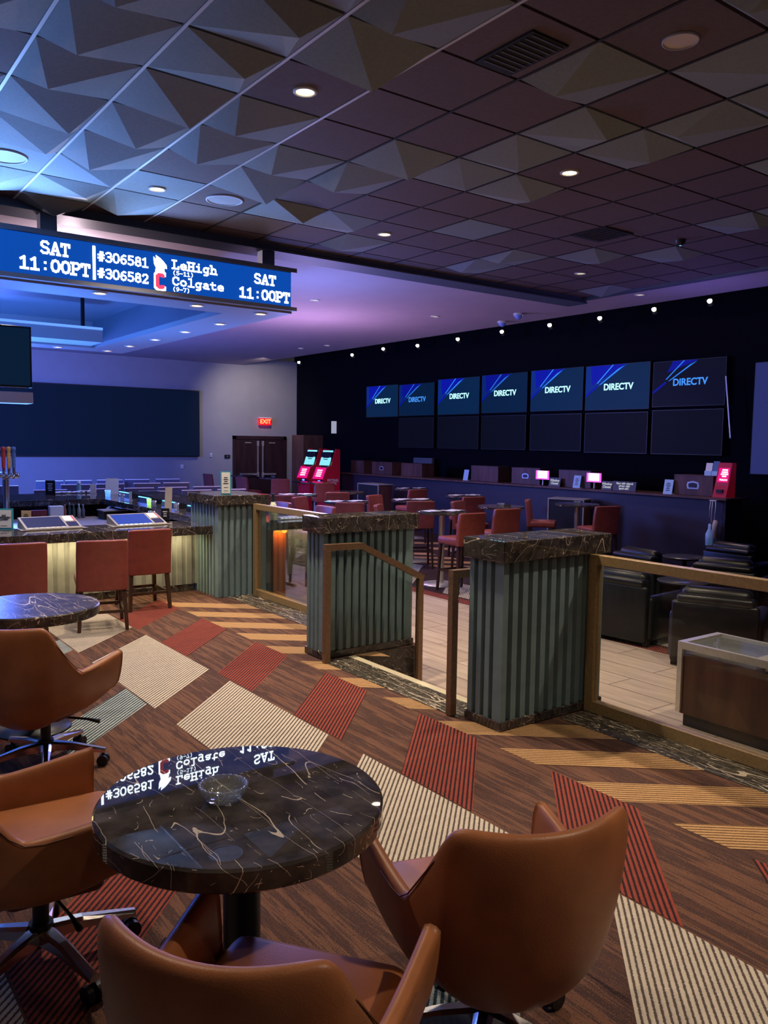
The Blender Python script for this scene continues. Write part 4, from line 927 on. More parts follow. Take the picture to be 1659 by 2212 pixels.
for p, lab in (((215, 632), 'first canopy light from the left on the near side, under the text divider'), ((425, 659), 'middle canopy light on the near side, under the second team name'), ((563, 677), 'canopy light at the near right corner under 11:00PT'), ((475, 699), 'second light along the right arm of the canopy'), ((400, 716), 'third light along the right arm of the canopy'), ((335, 733), 'fourth light along the right arm of the canopy'), ((280, 747), 'fifth and last light along the right arm of the canopy'), ((232, 757), 'canopy light at the far right corner'), ((125, 749), 'leftmost canopy light on the far side')):
    P = at(*p, 3.0)
    if cl is None: cl = downlight(P.x, P.y, lab, r=.075, z=3.0, group='canopy downlights', core='lamp_sm')
    else: downlight(P.x, P.y, lab, z=3.0, group='canopy downlights', first=cl)
def disc(px, py, r, label, m, name='ceiling_speaker', cat='speaker', grp='round ceiling speakers'):
    P = at(px, py, H); t = thing(name, label, cat, (P.x, P.y, H-.0), 0, grp)
    q = MB(); q.lathe([(r, -.001), (r, -.012), (r*.93, -.014), (r*.92, -.006)], (0, 0), 'tbar', 40); part('rim', q, t)
    q = MB(); q.lathe([(r*.92, -.006), (0, -.010)], (0, 0), m, 36); part('grille', q, t)
M['grille'] = mat('speaker_grille', (.34, .35, .38), .6); M['grille_w'] = mat('pale_cover', (.62, .52, .46), .6)
disc(485, 431, .165, 'round ceiling speaker in a mauve tile above the LED board', 'grille'); disc(10, 336, .165, 'round ceiling speaker cut by the left edge', 'grille'); disc(342, -6, .10, 'round ceiling fitting cut by the top edge', 'grille')
disc(1470, 86, .095, 'pale oval-looking round ceiling cover at the upper right', 'grille_w', 'ceiling_cover', 'ceiling cover', None)
P = at(52, 287, H); q = MB(); q.lathe([(0, -.03), (.03, -.028), (.045, -.012), (.048, -.001)], (0, 0), 'tbar', 24); tag(q.build('smoke_detector', 'tbar', loc=(P.x, P.y, H)), 'small smoke detector on the ceiling near the left edge', 'smoke detector')
def vent(cx, cy, w_, l_, label, rz=0):
    t = thing('ceiling_vent', label, 'vent', (cx, cy, H), rz)
    q = MB(); q.box(-w_/2, -l_/2, -.012, w_/2, l_/2, -.001, 'gap'); part('backing', q, t)
    q = MB()
    for i in range(9): q.box(-w_/2+.02, -l_/2+.02+i*(l_-.04)/9, -.018, w_/2-.02, -l_/2+.03+i*(l_-.04)/9, -.012, 'beam')
    part('slats', q, t)
vent(3.4, 3.40, .28, .45, 'dark rectangular vent in the tiled ceiling near the top edge', R(0))
t_ = at(1300, 505, H); vent(t_.x, t_.y, .45, .45, 'dark vent with a lit edge in the ceiling at the right')
t_ = at(1470, 518, H); t = thing('ceiling_camera', 'small dark ceiling camera with a blue glint at the right', 'camera', (t_.x, t_.y, H)); q = MB(); q.lathe([(.0, -.06), (.03, -.055), (.05, -.03), (.055, -.001)], (0, 0), 'black', 24); part('dome', q, t)
q = MB(); q.lathe([(0, -.064), (.012, -.060)], (.0, -.0), 'cyan_line', 12); part('indicator', q, t)
M['dome'] = mat('blue_lit_dome', (.18, .30, .75), .2)
for p, lab in (((1120, 677), 'domed security camera on the violet ceiling, right one of the pair'), ((1085, 694), 'domed security camera on the violet ceiling, left one of the pair')):
    P = at(*p, H); t = thing('dome_camera', lab, 'camera', (P.x, P.y, H), 0, 'dome cameras'); q = MB(); q.cyl((0, 0), .085, .085, -.035, -.001, 'tbar', 28); part('mount', q, t); q = MB(); q.lathe([(0, -.10), (.035, -.09), (.06, -.065), (.07, -.035)], (0, 0), 'dome', 24); part('dome', q, t)
# track spotlights over the screens
M['spot_on'] = emis('track_lamp_glow', (1., .90, .68), 30.)
tk = MB(); tk.box(11.28, 4, 4.0, 11.32, 21.0, 4.03, 'black'); tag(tk.build('light_track', 'black'), 'black lighting track running above the televisions', 'light track')
g_ = 'track spotlights above the televisions'; sp0 = None
names = ['farthest', 'second farthest', 'small third from the far end', 'fourth from the far end', 'fifth from the far end', 'sixth from the far end', 'fifth from the near end', 'fourth from the near end', 'second nearest', 'nearest'][:10]
names = ['first track spotlight from the far corner', 'second track spotlight from the far corner', 'third track spotlight from the far corner, a weak one', 'fourth track spotlight from the far corner', 'fifth track spotlight from the far corner', 'sixth track spotlight from the far corner, under the domed cameras', 'seventh track spotlight from the far corner', 'eighth track spotlight from the far corner', 'ninth track spotlight from the far corner', 'tenth track spotlight, nearest in the row']
for p, lab in zip(((648, 783), (763, 767), (830, 754), (904, 747), (991, 733), (1086, 717), (1189, 703), (1297, 688), (1414, 669), (1534, 651)), names):
    P = atX(*p, 11.3)
    if sp0 is None:
        sp0 = t = thing('track_spotlight', lab, 'spotlight', (11.3, P.y, P.z), 0, g_)
        q = MB(); q.cyl((0, 0), .008, .008, .02, .075, 'black', 8); part('stem', q, t)
        q = MB(); X = frame_xf((0, 0, 0), (0, 1, 0), (.8, 0, .6)); n = 20
        ring = [X @ Vector((.05*math.cos(2*PI*i/n), .05*math.sin(2*PI*i/n), z)) for z in (-.06, .06) for i in range(n)]
        q.add(ring, [[i, (i+1) % n, n+(i+1) % n, n+i] for i in range(n)]+[list(range(n))[::-1], list(range(n, 2*n))], 'black'); part('can', q, t)
        q = MB(); q.lathe([(0, -.036), (.02, -.03), (.034, -.01), (.036, 0), (.03, .02), (0, .034)], (-.045, -.02), 'spot_on', 16); part('lamp', q, t)
    else: dup(sp0, (11.3, P.y, P.z), 0, lab, g_)

# ------------------------------------------------------------------ televisions
M['tv_text'] = emis('tv_text', (.45, .95, 1.), 1.5); M['tv_text_b'] = emis('tv_text_blue', (.06, .30, .95), 1.0)
def tvm(n, k): return (emis('tv_navy_'+n, (.0015, .016, .060), k), emis('tv_blue_'+n, (.002, .006, .33), k), emis('tv_deep_'+n, (.002, .022, .20), k), emis('tv_streak_'+n, (.03, .25, 1.), k*1.1))
TVM = {'a': tvm('bright', 1.05), 'b': tvm('dim', .75), 'c': (emis('tv_black', (.002, .003, .012), .6),)+tvm('c', .8)[1:]}
gtv = 'televisions in the lit upper row'
ord_ = ['first', 'second', 'third', 'fourth', 'fifth', 'sixth', 'seventh']
for i, (ya, yb, z0, z1, k) in enumerate(((17.83, 16.47, 2.26, 3.05, 'a'), (16.41, 15.06, 2.27, 3.03, 'b'), (14.91, 13.50, 2.27, 3.08, 'a'), (13.41, 12.06, 2.28, 3.09, 'b'), (11.94, 10.59, 2.285, 3.10, 'a'), (10.51, 9.08, 2.275, 3.095, 'a'), (9.0, 7.62, 2.30, 3.07, 'c'))):
    t = thing('television', '%s lit television from the left in the upper row%s' % (ord_[i], ', darkest of the row' if k == 'c' else ''), 'television', (12.5, (ya+yb)/2, z0), 0, gtv); W = ya-yb; hh = z1-z0
    q = MB(); q.box(.0, -W/2-.012, -.012, .06, W/2+.012, hh+.012, 'black', .004); part('housing', q, t); q = MB(); q.box(.061, -.2, hh*.3, .098, .2, hh*.7, 'black'); part('wall_mount', q, t)
    mm = TVM[k]
    def sq(pts, x): return [(x, W/2-u*W, v*hh) for u, v in pts]
    q = MB(); q.add(sq([(0, 0), (1, 0), (1, 1), (0, 1)], -.001), [(0, 1, 2, 3)], mm[0])
    if k != 'c': q.add(sq([(0, .30), (.68, 1), (0, 1)], -.002), [(0, 1, 2)], mm[2])
    q.add(sq([(.10, .55) if k != 'c' else (.2, .75), (.62, .98), (.62, 1), (.08 if k != 'c' else .28, 1)], -.003), [(0, 1, 2, 3)], mm[1])
    q.add(sq([(.18, .60), (.20, .60), (.45, 1), (.43, 1)], -.004), [(0, 1, 2, 3)], mm[3])
    q.add(sq([(.22, .56), (.25, .57), (.62, .97), (.52, .90)], -.0045), [(0, 1, 2, 3)], mm[3])
    q.add(sq([(0, .34), (0, .28), (.20, .52), (.18, .56)], -.004), [(0, 1, 2, 3)], mm[1]); part('screen', q, t)
    textmesh('DIRECTV', .165, 'tv_text' if k == 'a' or i == 3 else 'tv_text_b', 'lettering', t, frame_xf((-.006, -.03*W, hh*(.50 if k != 'c' else .52)), (0, -1, 0), (0, 0, 1)), bold=.004)
M['tv_off'] = mat('tv_off', (.004, .004, .006), .5, emit=(.004, .005, .013), es=.5, spec=.08)
for i, (ya, yb, z0, z1) in enumerate(((16.41, 15.06, 1.48, 2.22), (14.91, 13.5, 1.48, 2.22), (13.41, 12.06, 1.48, 2.22), (11.94, 10.59, 1.48, 2.22), (10.51, 9.08, 1.46, 2.22), (9.0, 7.62, 1.46, 2.24))):
    t = thing('television', 'switched-off television in the lower row, under the %s lit one from the left' % ord_[i+1], 'television', (12.5, (ya+yb)/2, z0), 0, 'switched-off televisions in the lower row'); W = ya-yb; hh = z1-z0
    q = MB(); q.box(.0, -W/2, 0, .06, W/2, hh, 'black', .004); part('housing', q, t); q = MB(); q.box(.061, -.2, hh*.3, .098, .2, hh*.7, 'black'); part('wall_mount', q, t)
    q = MB(); q.add([(-.001, W/2-.015, .015), (-.001, -W/2+.015, .015), (-.001, -W/2+.015, hh-.015), (-.001, W/2-.015, hh-.015)], [(0, 1, 2, 3)], 'tv_off'); part('screen', q, t)
M['projscr'] = emis('big_screen_blue', (.028, .035, .17), .75)
t = thing('projection_screen', 'large dim blue screen cut off by the right edge', 'screen', (12.45, 7.09, 1.18)); q = MB(); q.box(.002, -5, 0, .05, 0, 1.76, 'black'); part('frame', q, t); q = MB(); q.box(0, -4.99, .01, .0015, -.01, 1.75, 'projscr'); part('screen', q, t)
q = MB(); q.bar((12.4, 7.55, 2.75), (12.4, 7.42, 1.75), .02, .02, 'steel'); tag(q.build('wall_pole', 'steel'), 'thin vertical metal strip between the televisions and the big blue screen', 'strip')
P = atX(719, 923, 12.5); M['sconce'] = emis('pale_wall_light', (.6, .62, .85), .55); q = MB(); q.box(12.47, P.y-.04, P.z-.17, 12.6-.002, P.y+.04, P.z+.17, 'sconce', .006); tag(q.build('wall_sconce', 'sconce'), 'narrow pale vertical light on the black wall above the betting kiosks', 'wall light')

# ------------------------------------------------------------------ teller counter
XC = 11.27
t = thing('teller_counter', 'long dark teller counter below the televisions', 'counter', (XC, 6.8, ZL))
q = MB(); q.box(.06, 0, .002, .5, 10.4, 1.16, 'navy'); part('front_panel', q, t)
q = MB(); q.box(-.02, -.05, 1.16, .62, 10.4, 1.195, 'cabwood', .004); part('worktop', q, t)
ZT = ZL+1.196
M['emblem'] = mat('silver_emblem', (.55, .57, .62), .3, .6); M['scr_pink'] = emis('pink_screen', (1., .12, .75), 1.3); M['scr_white'] = emis('white_screen', (1., .9, 1.), 3.)
gc = 'walnut cabinets on the teller counter'
for ya, yb, z1, emb, lab in ((16.93, 16.38, 1.15, 0, 'walnut counter cabinet nearest the betting kiosks'), (16.03, 15.24, 1.14, 1, 'walnut counter cabinet with a silver emblem, below the first lit television'), (14.88, 14.13, 1.14, 0, 'plain walnut counter cabinet, left of the pale lit niche'), (12.52, 11.73, 1.155, 0, 'plain walnut counter cabinet in the middle, right of the small white wedge sign'), (11.36, 10.62, 1.155, 1, 'walnut counter cabinet with emblem, left of the first pink monitor'), (10.16, 9.42, 1.15, 0, 'walnut counter cabinet between the two pink monitors'), (7.76, 7.08, 1.16, 1, 'walnut counter cabinet with a large silver hexagon emblem at the right end of the counter')):
    t = thing('counter_cabinet', lab, 'cabinet', (11.42, (ya+yb)/2, ZT), 0, gc); W = (ya-yb)/1.0; hh = z1-ZT
    q = MB(); q.box(0, -W/2, 0, .36, W/2, hh, 'cabwood', .005); part('case', q, t)
    q = MB(); q.box(-.004, -W/2, hh-.012, .36, W/2, hh+.003, 'trim_pale' if False else 'cabwood'); part('top_edge', q, t)
    if emb:
        q = MB(); hx = [(-.095, -.055), (.095, -.055), (.11, .0), (.095, .05), (0, .07), (-.095, .05), (-.11, 0)]; sc_ = 1. if yb < 8 else .8
        q.add([(-.006, y*sc_, hh*.5+z*sc_) for y, z in hx], [list(range(7))[::-1]], 'emblem'); q.add([(-.009, y*sc_*.72, hh*.5+z*sc_*.62) for y, z in hx], [list(range(7))[::-1]], 'black'); part('emblem', q, t)
def monitor(ya, yb, z0, z1, label):
    t = thing('monitor', label, 'monitor', (11.36, (ya+yb)/2, ZT), 0, 'glowing pink monitors on the counter'); W = ya-yb
    q = MB(); q.box(0, -W/2, z0-ZT, .03, W/2, z1-ZT, 'black'); part('housing', q, t)
    q = MB(); q.box(-.003, -W/2+.006, z0-ZT+.006, -.001, W/2-.006, z1-ZT-.006, 'scr_pink'); q.box(-.005, -W/2+.05, z0-ZT+.03, -.0035, W/2-.05, z1-ZT-.012, 'scr_white'); part('screen', q, t)
    q = MB(); q.cyl((.02, 0), .02, .015, 0.001, z0-ZT, 'steel', 14); q.cyl((.02, 0), .06, .06, 0.001, .012, 'black', 20); part('stand', q, t)
monitor(10.67, 10.33, .955, 1.13, 'glowing pink and white monitor, left one on the counter'); monitor(9.47, 9.14, .96, 1.13, 'glowing pink and white monitor, right one on the counter')
def csign(ya, yb, z0, z1, txt, s_, label, m='black', tm='white', x=11.33):
    t = thing('counter_notice', label, 'sign', (x, (ya+yb)/2, ZT), 0); W = ya-yb; hh = z1-ZT
    X = Matrix.Rotation(.18, 4, 'Y')
    q = MB(); q.box(0, -W/2, 0, .006, W/2, hh, m, 0, X); q.box(0, -W/2, 0, .08, W/2, .005, m); part('panel', q, t)
    if isinstance(txt, int): rules(t, X @ frame_xf((-.003, 0, hh*.5), (0, -1, 0), (0, 0, 1)), W*.6, hh*.6, txt, tm)
    elif txt: textmesh(txt, s_, tm, 'lettering', t, X @ frame_xf((-.003, 0, hh*.52), (0, -1, 0), (0, 0, 1)), bold=.0015)
M['txtw'] = emis('white_print', (.8, .82, .9), .55)
csign(10.32, 10.05, .85, 1.01, 'Window\nClosed', .062, 'small black Window Closed notice right of the left pink monitor', tm='txtw'); csign(9.12, 8.90, .85, 1.0, 'Window\nClosed', .06, 'small black Window Closed notice right of the right pink monitor', tm='txtw')
csign(8.88, 8.42, .85, 1.01, 'Race side closed\nplease visit\nsport side', .05, 'black Race side closed notice on the counter', tm='txtw')
M['bluecard'] = mat('blue_white_card', (.30, .42, .62), .5, emit=(.1, .2, .4), es=.25)
csign(9.76, 9.60, .85, 1.07, 5, .05, 'upright blue and white card left of the right pink monitor', 'bluecard', 'black', 11.34); csign(7.90, 7.74, .85, 1.08, 5, .05, 'upright pale blue card left of the large emblem cabinet', 'bluecard', 'black', 11.34)
csign(12.70, 12.56, .85, 1.07, None, 0, 'small white wedge sign left of the plain middle cabinet', 'bluecard', x=11.36)
q = MB(); q.box(11.40, 8.86, ZT+.001, 11.42, 8.94, ZT+.15, M['cream']); tag(q.build('wood_block', 'cream'), 'slim wooden holder between the Window Closed and Race side notices', 'holder')
ZK = 1.164
for (ya, yb, z1, m_, lab) in ((7.28, 7.17, 1.36, 'white', 'white leaflet holder on the large emblem cabinet'), (7.16, 7.06, 1.39, mat('navy_leaflet', (.06, .14, .30), .5), 'blue leaflet holder on the large emblem cabinet')):
    t = thing('leaflet_holder', lab, 'leaflet holder', (11.5, (ya+yb)/2, ZK)); X = Matrix.Rotation(.2, 4, 'Y'); q = MB(); q.box(0, -(ya-yb)/2, 0, .02, (ya-yb)/2, z1-ZK, m_, 0, X); part('leaflets', q, t); q = MB(); q.box(-.01, -(ya-yb)/2, 0.0, .06, (ya-yb)/2, .07, 'bluecard'); part('tray', q, t)
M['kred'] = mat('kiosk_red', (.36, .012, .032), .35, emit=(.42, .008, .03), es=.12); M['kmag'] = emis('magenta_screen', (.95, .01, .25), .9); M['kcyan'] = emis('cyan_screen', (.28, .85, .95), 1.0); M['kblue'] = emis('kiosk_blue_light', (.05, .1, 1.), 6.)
t = thing('counter_kiosk', 'small red betting kiosk standing on the right end of the counter', 'kiosk', (11.36, 6.94, ZT))
q = MB(); q.add([(0, -.11, 0), (.25, -.11, 0), (.25, .11, 0), (0, .11, 0), (.06, -.11, .18), (.14, -.11, .52), (.25, -.11, .52), (.06, .11, .18), (.14, .11, .52), (.25, .11, .52)], [(3, 2, 1, 0), (0, 4, 7, 3), (4, 5, 8, 7), (5, 6, 9, 8), (1, 2, 9, 6), (0, 1, 6, 5, 4), (2, 3, 7, 8, 9)], 'kred'); part('housing', q, t)
q = MB(); X = frame_xf((.096, 0, .345), (0, -1, 0), (.08, 0, .34)); q.add([X @ Vector(p) for p in ((-.08, -.12, .004), (.095, -.12, .004), (.095, .10, .004), (-.08, .10, .004))], [(0, 1, 2, 3)], 'kmag'); part('screen', q, t)
rules(t, X @ Matrix.Translation((.02, .02, .006)), .12, .13, 4, 'scr_white', gap=.6); textmesh('TOUCH', .036, 'scr_white', 'lettering', t, X @ Matrix.Translation((.015, -.085, .006)))
q = MB(); q.box(-.002, -.05, .07, .03, .05, .12, 'black'); part('slot', q, t)
t = thing('hanging_lanyard', 'white cords with a bottle hanging from the counter end', 'lanyard', (11.22, 6.95, ZT))
q = MB()
for y, l in ((0, .38), (-.05, .34), (.03, .30)): q.tube([(0, y, -.04), (-.01, y*1.2, -l*.5), (0, y+.01, -l)], .006, 'white', 6)
q.box(-.01, -.06, -.05, .06, .05, -.037, 'white'); part('cord', q, t)
q = MB(); q.lathe([(0, -.72), (.05, -.72), (.055, -.55), (.02, -.47), (.02, -.40), (0, -.39)], (0, .03), 'bluecard', 18); part('bottle', q, t)
q = MB(); q.lathe([(0, -.60), (.04, -.60), (.045, -.42), (.03, -.34), (0, -.33)], (0, -.06), 'cream', 18); part('pouch', q, t)
# pale lit niche behind the counter
P = atX(915, 1000, 12.4); q = MB(); q.box(12.36, P.y-.35, ZL+.002, 12.44, P.y+.35, 1.25, mat('pale_niche', (.10, .11, .12), .6), .01); tag(q.build('staff_door_panel', 'black'), 'faintly lit grey panel behind the plain walnut cabinet', 'panel')

# standing betting kiosks
gk = 'tall red self-service betting kiosks'
def kiosk(x, y, label):
    t = thing('betting_kiosk', label, 'kiosk', (x, y, ZL), R(-84), gk)
    # sitter side faces -Y (towards camera); profile in y,z extruded along x
    prof = [(0, 0), (.55, 0), (.55, 1.76), (.42, 1.78), (.28, 1.38), (.16, 1.34), (.02, 1.02), (.10, .98), (.10, .25), (0, .2)]
    for nm, x0, x1, m_ in (('side_panel', -.23, -.20, 'kred'), ('side_panel', .20, .23, 'kred')):
        q = MB(); n = len(prof); vs = [(x0, y_, z) for y_, z in prof]+[(x1, y_, z) for y_, z in prof]
        q.add(vs, [list(range(n)), list(range(n, 2*n))[::-1]]+[(i, n+i, n+(i+1) % n, (i+1) % n) for i in range(n)], m_); part(nm, q, t)
    q = MB(); q.box(-.2, .12, .003, .2, .52, 1.0, 'black'); q.box(-.2, .30, 1.0, .2, .52, 1.7, 'black'); part('cabinet', q, t)
    q = MB(); X = frame_xf((0, .30, 1.56), (1, 0, 0), (0, .14, .40)); q.box(-.19, -.19, -.01, .19, .19, .004, 'kcyan', 0, X); part('upper_screen', q, t)
    for k_ in range(5): pass
    rules(t, X @ Matrix.Translation((0, .05, .006)), .28, .22, 5, 'navy')
    q = MB(); X2 = frame_xf((0, .09, 1.19), (1, 0, 0), (0, .14, .32)); q.box(-.19, -.15, -.01, .19, .15, .004, 'kmag', 0, X2); part('touch_screen', q, t)
    rules(t, X2 @ Matrix.Translation((0, .0, .006)), .22, .20, 4, 'scr_white')
    q = MB(); q.box(-.22, -.12, .93, .22, .12, .96, 'black', .005); part('shelf', q, t)
    q = MB(); q.box(.06, -.0, .985, .14, .012, 1.02, 'kblue'); part('indicator_light', q, t)
    q = MB(); q.add([(-.2, .118, .25), (.2, .118, .25), (.2, .118, .92), (-.2, .118, .92)], [(0, 1, 2, 3)], 'kred'); part('front_panel', q, t)
    textmesh('BETTING\nKIOSK', .085, 'white', 'lettering', t, frame_xf((.233, .33, .98), (0, 1, 0), (0, 0, 1)), bold=.003)
    return t
kA = atX(676, 985, 10.75); kB = atX(710, 985, 10.75)
k0 = kiosk(10.4, kA.y, 'tall red betting kiosk with cyan screen, left one of the pair')
dup(k0, (10.4, kB.y, ZL), R(-84), 'tall red betting kiosk with cyan screen, right one of the pair', gk)
for o in (k0,): pass

# ------------------------------------------------------------------ far wall things
M['matblack'] = mat('video_wall_off', (.004, .006, .010), .7, emit=(.0022, .006, .020), es=1., spec=.08)
t = thing('wall_display', 'wide switched-off black display on the far wall', 'display', (0, YW, 1.14)); q = MB(); q.box(-5, -.10, 0, 9.44, -.002, 1.82, 'black', .01); part('housing', q, t); q = MB(); q.box(-4.98, -.104, .02, 9.42, -.1005, 1.80, 'matblack'); part('screen', q, t)
M['doorwood'] = woodgrain('dark_door', (.022, .010, .012), (.04, .018, .02), .4, scale=(6, 6, 1))
d = MB(); d.box(10.48, YW-.06, ZL, 10.57, YW+.02, 1.74, 'doorwood'); d.box(12.13, YW-.06, ZL, 12.22, YW+.02, 1.74, 'doorwood'); d.box(10.48, YW-.06, 1.64, 12.22, YW+.02, 1.74, 'doorwood')
dr = struct('door_1', d, 'dark double door in the far wall'); dr['category'] = 'door'
for i, (x0, x1) in enumerate(((10.575, 11.345), (11.355, 12.125))):
    q = MB(); q.box(x0, YW-.04, ZL+.004, x1, YW-.004, 1.635, 'doorwood'); lf = part('door_leaf', q, dr)
    hx = 11.27 if i == 0 else 11.43
    q = MB(); q.box(hx-.015, YW-.065, .6, hx+.015, YW-.04, 1.6, 'steel'); q.box(hx-.03, YW-.075, 1.45, hx+.03, YW-.04, 1.6, 'steel'); q.box(hx-.03, YW-.08, .55, hx+.03, YW-.04, .68, 'steel'); part('vertical_bolt', q, lf)
    q = MB(); q.box(10.68 if i == 0 else 11.43, YW-.10, .60, 11.27 if i == 0 else 11.85, YW-.06, .65, 'steel'); part('push_bar', q, lf)
    q = MB(); q.box((x0+x1)/2-.1, YW-.05, 1.53, (x0+x1)/2+.1, YW-.041, 1.56, 'steel'); part('closer', q, lf)
t = thing('exit_sign', 'red glowing EXIT sign above the double door', 'sign', (11.47, YW, 2.06)); M['exit_red'] = emis('exit_red', (.9, .01, .02), 1.3); M['exit_txt'] = emis('exit_letters', (1., .35, .12), 2.)
q = MB(); q.box(-.19, -.14, 0, .19, -.06, .20, 'exit_red', .004); part('panel', q, t); q = MB(); q.box(-.2, -.15, .2, .2, -.05, .225, 'white'); q.box(-.05, -.06, .08, .05, -.002, .14, 'white'); part('mount', q, t)
textmesh('EXIT', .17, 'exit_txt', 'lettering', t, frame_xf((0, -.143, .10), (1, 0, 0), (0, 0, 1)), bold=.004)
for x, z, w_, h_, m_, nm, lab in ((10.31, 1.14, .17, .10, 'black', 'wall_mounted_thermostat', 'dark thermostat box just left of the double door'), (9.82, 1.18, .06, .10, 'white', 'light_switch', 'white light switch between the wall display and the door'), (8.95, .86, .08, .10, 'white', 'wall_outlet', 'white outlet plate under the right end of the wall display')):
    q = MB(); q.box(x-w_/2, YW-.03, z-h_/2, x+w_/2, YW-.002, z+h_/2, m_, .006); q.box(x-.012, YW-.036, z-.02, x+.012, YW-.03, z+.02, 'steel'); tag(q.build(nm, m_), lab, nm.replace('wall_mounted_', '').replace('_', ' '))
q = MB(); q.box(11.93, 20.1, ZL+.002, 12.58, 20.75, 1.78, 'cabwood', .004); tag(q.build('tall_wood_cabinet', 'cabwood'), 'tall dark walnut cabinet standing right of the double door', 'cabinet')
# low desk dividers behind the bar
M['divider'] = mat('grey_divider', (.06, .065, .10), .6); M['glint_edge'] = mat('top_edge_glint', (.92, .82, .76), .4)  # bright line of reflected light is put into the top edge colour
gq = 'low desk dividers behind the bar'
ordn = ['first', 'second', 'third', 'fourth', 'fifth', 'sixth']
rows = (('back row', 17.9, ((4.24, 4.77), (4.83, 5.35), (5.50, 6.02), (6.10, 6.62), (6.84, 7.3))), ('third row', 16.3, ((3.0, 3.55), (4.32, 4.84), (5.0, 5.5), (5.75, 6.25), (6.38, 6.87))), ('second row', 14.75, ((3.45, 4.0), (4.4, 4.92), (5.02, 5.54), (5.66, 6.18), (6.33, 6.89))), ('front row', 13.75, ((4.95, 5.43), (5.72, 6.22), (6.4, 6.9))))
q0 = None
for rn, Y, xs in rows:
    for i, (xa, xb) in enumerate(xs):
        lab = 'low grey desk divider with painted edge glint, %s from the left in the %s' % (ordn[i], rn)
        if q0 is None:
            q0 = t = thing('desk_divider', lab, 'divider', ((xa+xb)/2, Y, ZL), R(-8), gq); W = .53
            q = MB(); q.box(-W/2, 0, .003, W/2, .04, 1.05, 'divider'); part('panel', q, t)
            q = MB(); q.box(-W/2, -.005, 1.05, W/2, .045, 1.062, 'glint_edge'); part('top_edge', q, t)
            q = MB(); q.box(-W/2+.02, .04, .70, W/2-.02, .42, .73, 'divider'); part('desk_shelf', q, t)
        else: dup(q0, ((xa+xb)/2, Y, ZL), R(-8), lab, gq)

# ------------------------------------------------------------------ lights
def lamp(kind, name, loc, power, col, rad=.05, target=None, angle=90, blend=.5, size=None):
    l = bpy.data.lights.new(name, kind); l.energy = power; l.color = col
    if kind in ('POINT', 'SPOT'): l.shadow_soft_size = rad
    if kind == 'SPOT': l.spot_size = R(angle); l.spot_blend = blend
    if kind == 'AREA':
        l.shape = 'RECTANGLE'; l.size, l.size_y = size
    o = bpy.data.objects.new(name, l); COL.objects.link(o); o.location = loc
    if target is not None:
        o.rotation_euler = (Vector(target)-Vector(loc)).to_track_quat('-Z', 'Y').to_euler()
    return o
WARM = (1., .81, .60)
for x, y, p in ((.2, 3.2, 240), (2.71, 2.07, 310), (.27, 4.57, 240), (2.71, 4.57, 330), (5.15, 4.57, 240), (2.72, 7.08, 280), (5.16, 7.07, 250), (.27, 7.08, 240), (.27, -.4, 100), (2.71, -.4, 190), (5.15, 2.07, 240)):  # first entry is an added fill for the armchair seats, off the downlight grid
    lamp('SPOT', 'downlight_and_fill', (x, y, H-.03), p*1.15, WARM, .05, (x, y, 0), 115, .7)
for x, y in ((7.6, 9.58), (7.6, 7.07), (6.71, 10.98), (9.12, 11.), (9.12, 14.5), (10.0, 7.5), (7.6, 14.5)): lamp('SPOT', 'downlight_and_fill', (x, y, H-.03), 130, (1., .76, .62), .05, (x, y, 0), 100, .8)
lamp('AREA', 'led_lamp', (.3, 8.015, BZ-.10), 34, (1., .80, .46), size=(6.2, .03), target=(.3, 8.10, 0))
lamp('POINT', 'led_lamp', ((XA+XB)/2, 7.97, BZ-.12), 7, (1., .42, .06), .03)
for p in ((.9, 8.25), (2.53, 8.15), (3.55, 8.2), (4.3, 9.3), (4.3, 10.6), (4.3, 12.), (2., 9.5)): lamp('SPOT', 'canopy_lamp', (p[0], p[1], 2.97), 60, (1., .80, .62), .03, (p[0], p[1], 0), 100, .7)
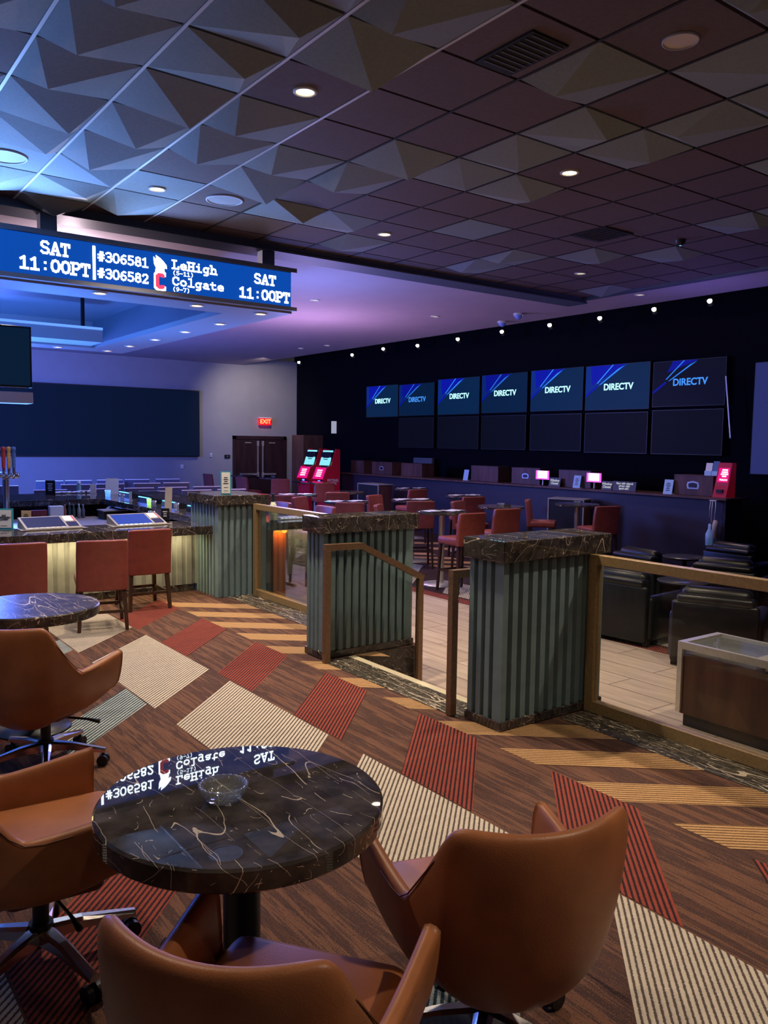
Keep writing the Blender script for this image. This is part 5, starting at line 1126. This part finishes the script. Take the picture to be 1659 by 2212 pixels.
for x, y, p in ((-1.6, 6.9, 620), (-.8, 4.6, 180)): lamp('SPOT', 'ceiling_blue_fill', (x, y, 1.7), p, (.12, .34, 1.), .15, (x, y, 4), 125, .9)  # unseen spots added to tint the tiled ceiling blue
for x, p in ((-1.4, 330), (.2, 330), (1.6, 240), (3., 90)): lamp('SPOT', 'board_spill_fill', (x, 7.90, 2.99), p, (.20, .42, 1.), .04, (x, 6.5, H+.75), 100, .8)  # added spots stand in for blue spill from the LED board
for x, y in ((.6, 9.4), (2.6, 10.4), (1.5, 12.6)): lamp('SPOT', 'canopy_blue_fill', (x, y, 1.2), 480, (.06, .25, 1.), .2, (x, y, 4), 140, .6)  # unseen spots added inside the bar to light the canopy underside blue
lamp('POINT', 'blue_fill', (3.0, 17., 2.2), 1500, (.09, .19, 1.), .5)  # added point lights for the blue cast, with no fixture of their own
lamp('POINT', 'blue_fill', (5.8, 9.6, 2.3), 130, (.16, .27, 1.), .3)
lamp('POINT', 'violet_wash', (7.5, 12.5, 2.3), 200, (.62, .40, .85), .5)
lamp('SPOT', 'wall_wash', (10.2, 19.2, 3.7), 230, (1., .88, .80), .05, (11.2, YW, 2.0), 95, .9)
for x in (-.5, 2.8): lamp('POINT', 'canopy_top_fill', (x, 10.0, 3.60), 200, (.92, .70, .80), .05)  # unseen points added to brighten the plain ceiling above the canopy
lamp('POINT', 'blue_fill', (10.0, 6.5, 2.6), 26, (.22, .20, 1.), .3)  # another added blue fill, over the right of the sunken floor
w_ = bpy.data.worlds.new('world'); sc.world = w_; w_.use_nodes = True
w_.node_tree.nodes['Background'].inputs[0].default_value = (.020, .018, .024, 1); w_.node_tree.nodes['Background'].inputs[1].default_value = 1.
sc.view_settings.view_transform = 'Standard'; sc.view_settings.look = 'None'; sc.view_settings.exposure = 0.; sc.view_settings.gamma = 1.
try:
    sc.cycles.max_bounces = 8; sc.cycles.transparent_max_bounces = 16; sc.cycles.caustics_reflective = False; sc.cycles.caustics_refractive = False; sc.cycles.sample_clamp_indirect = 4.; sc.cycles.use_denoising = True
except Exception: pass
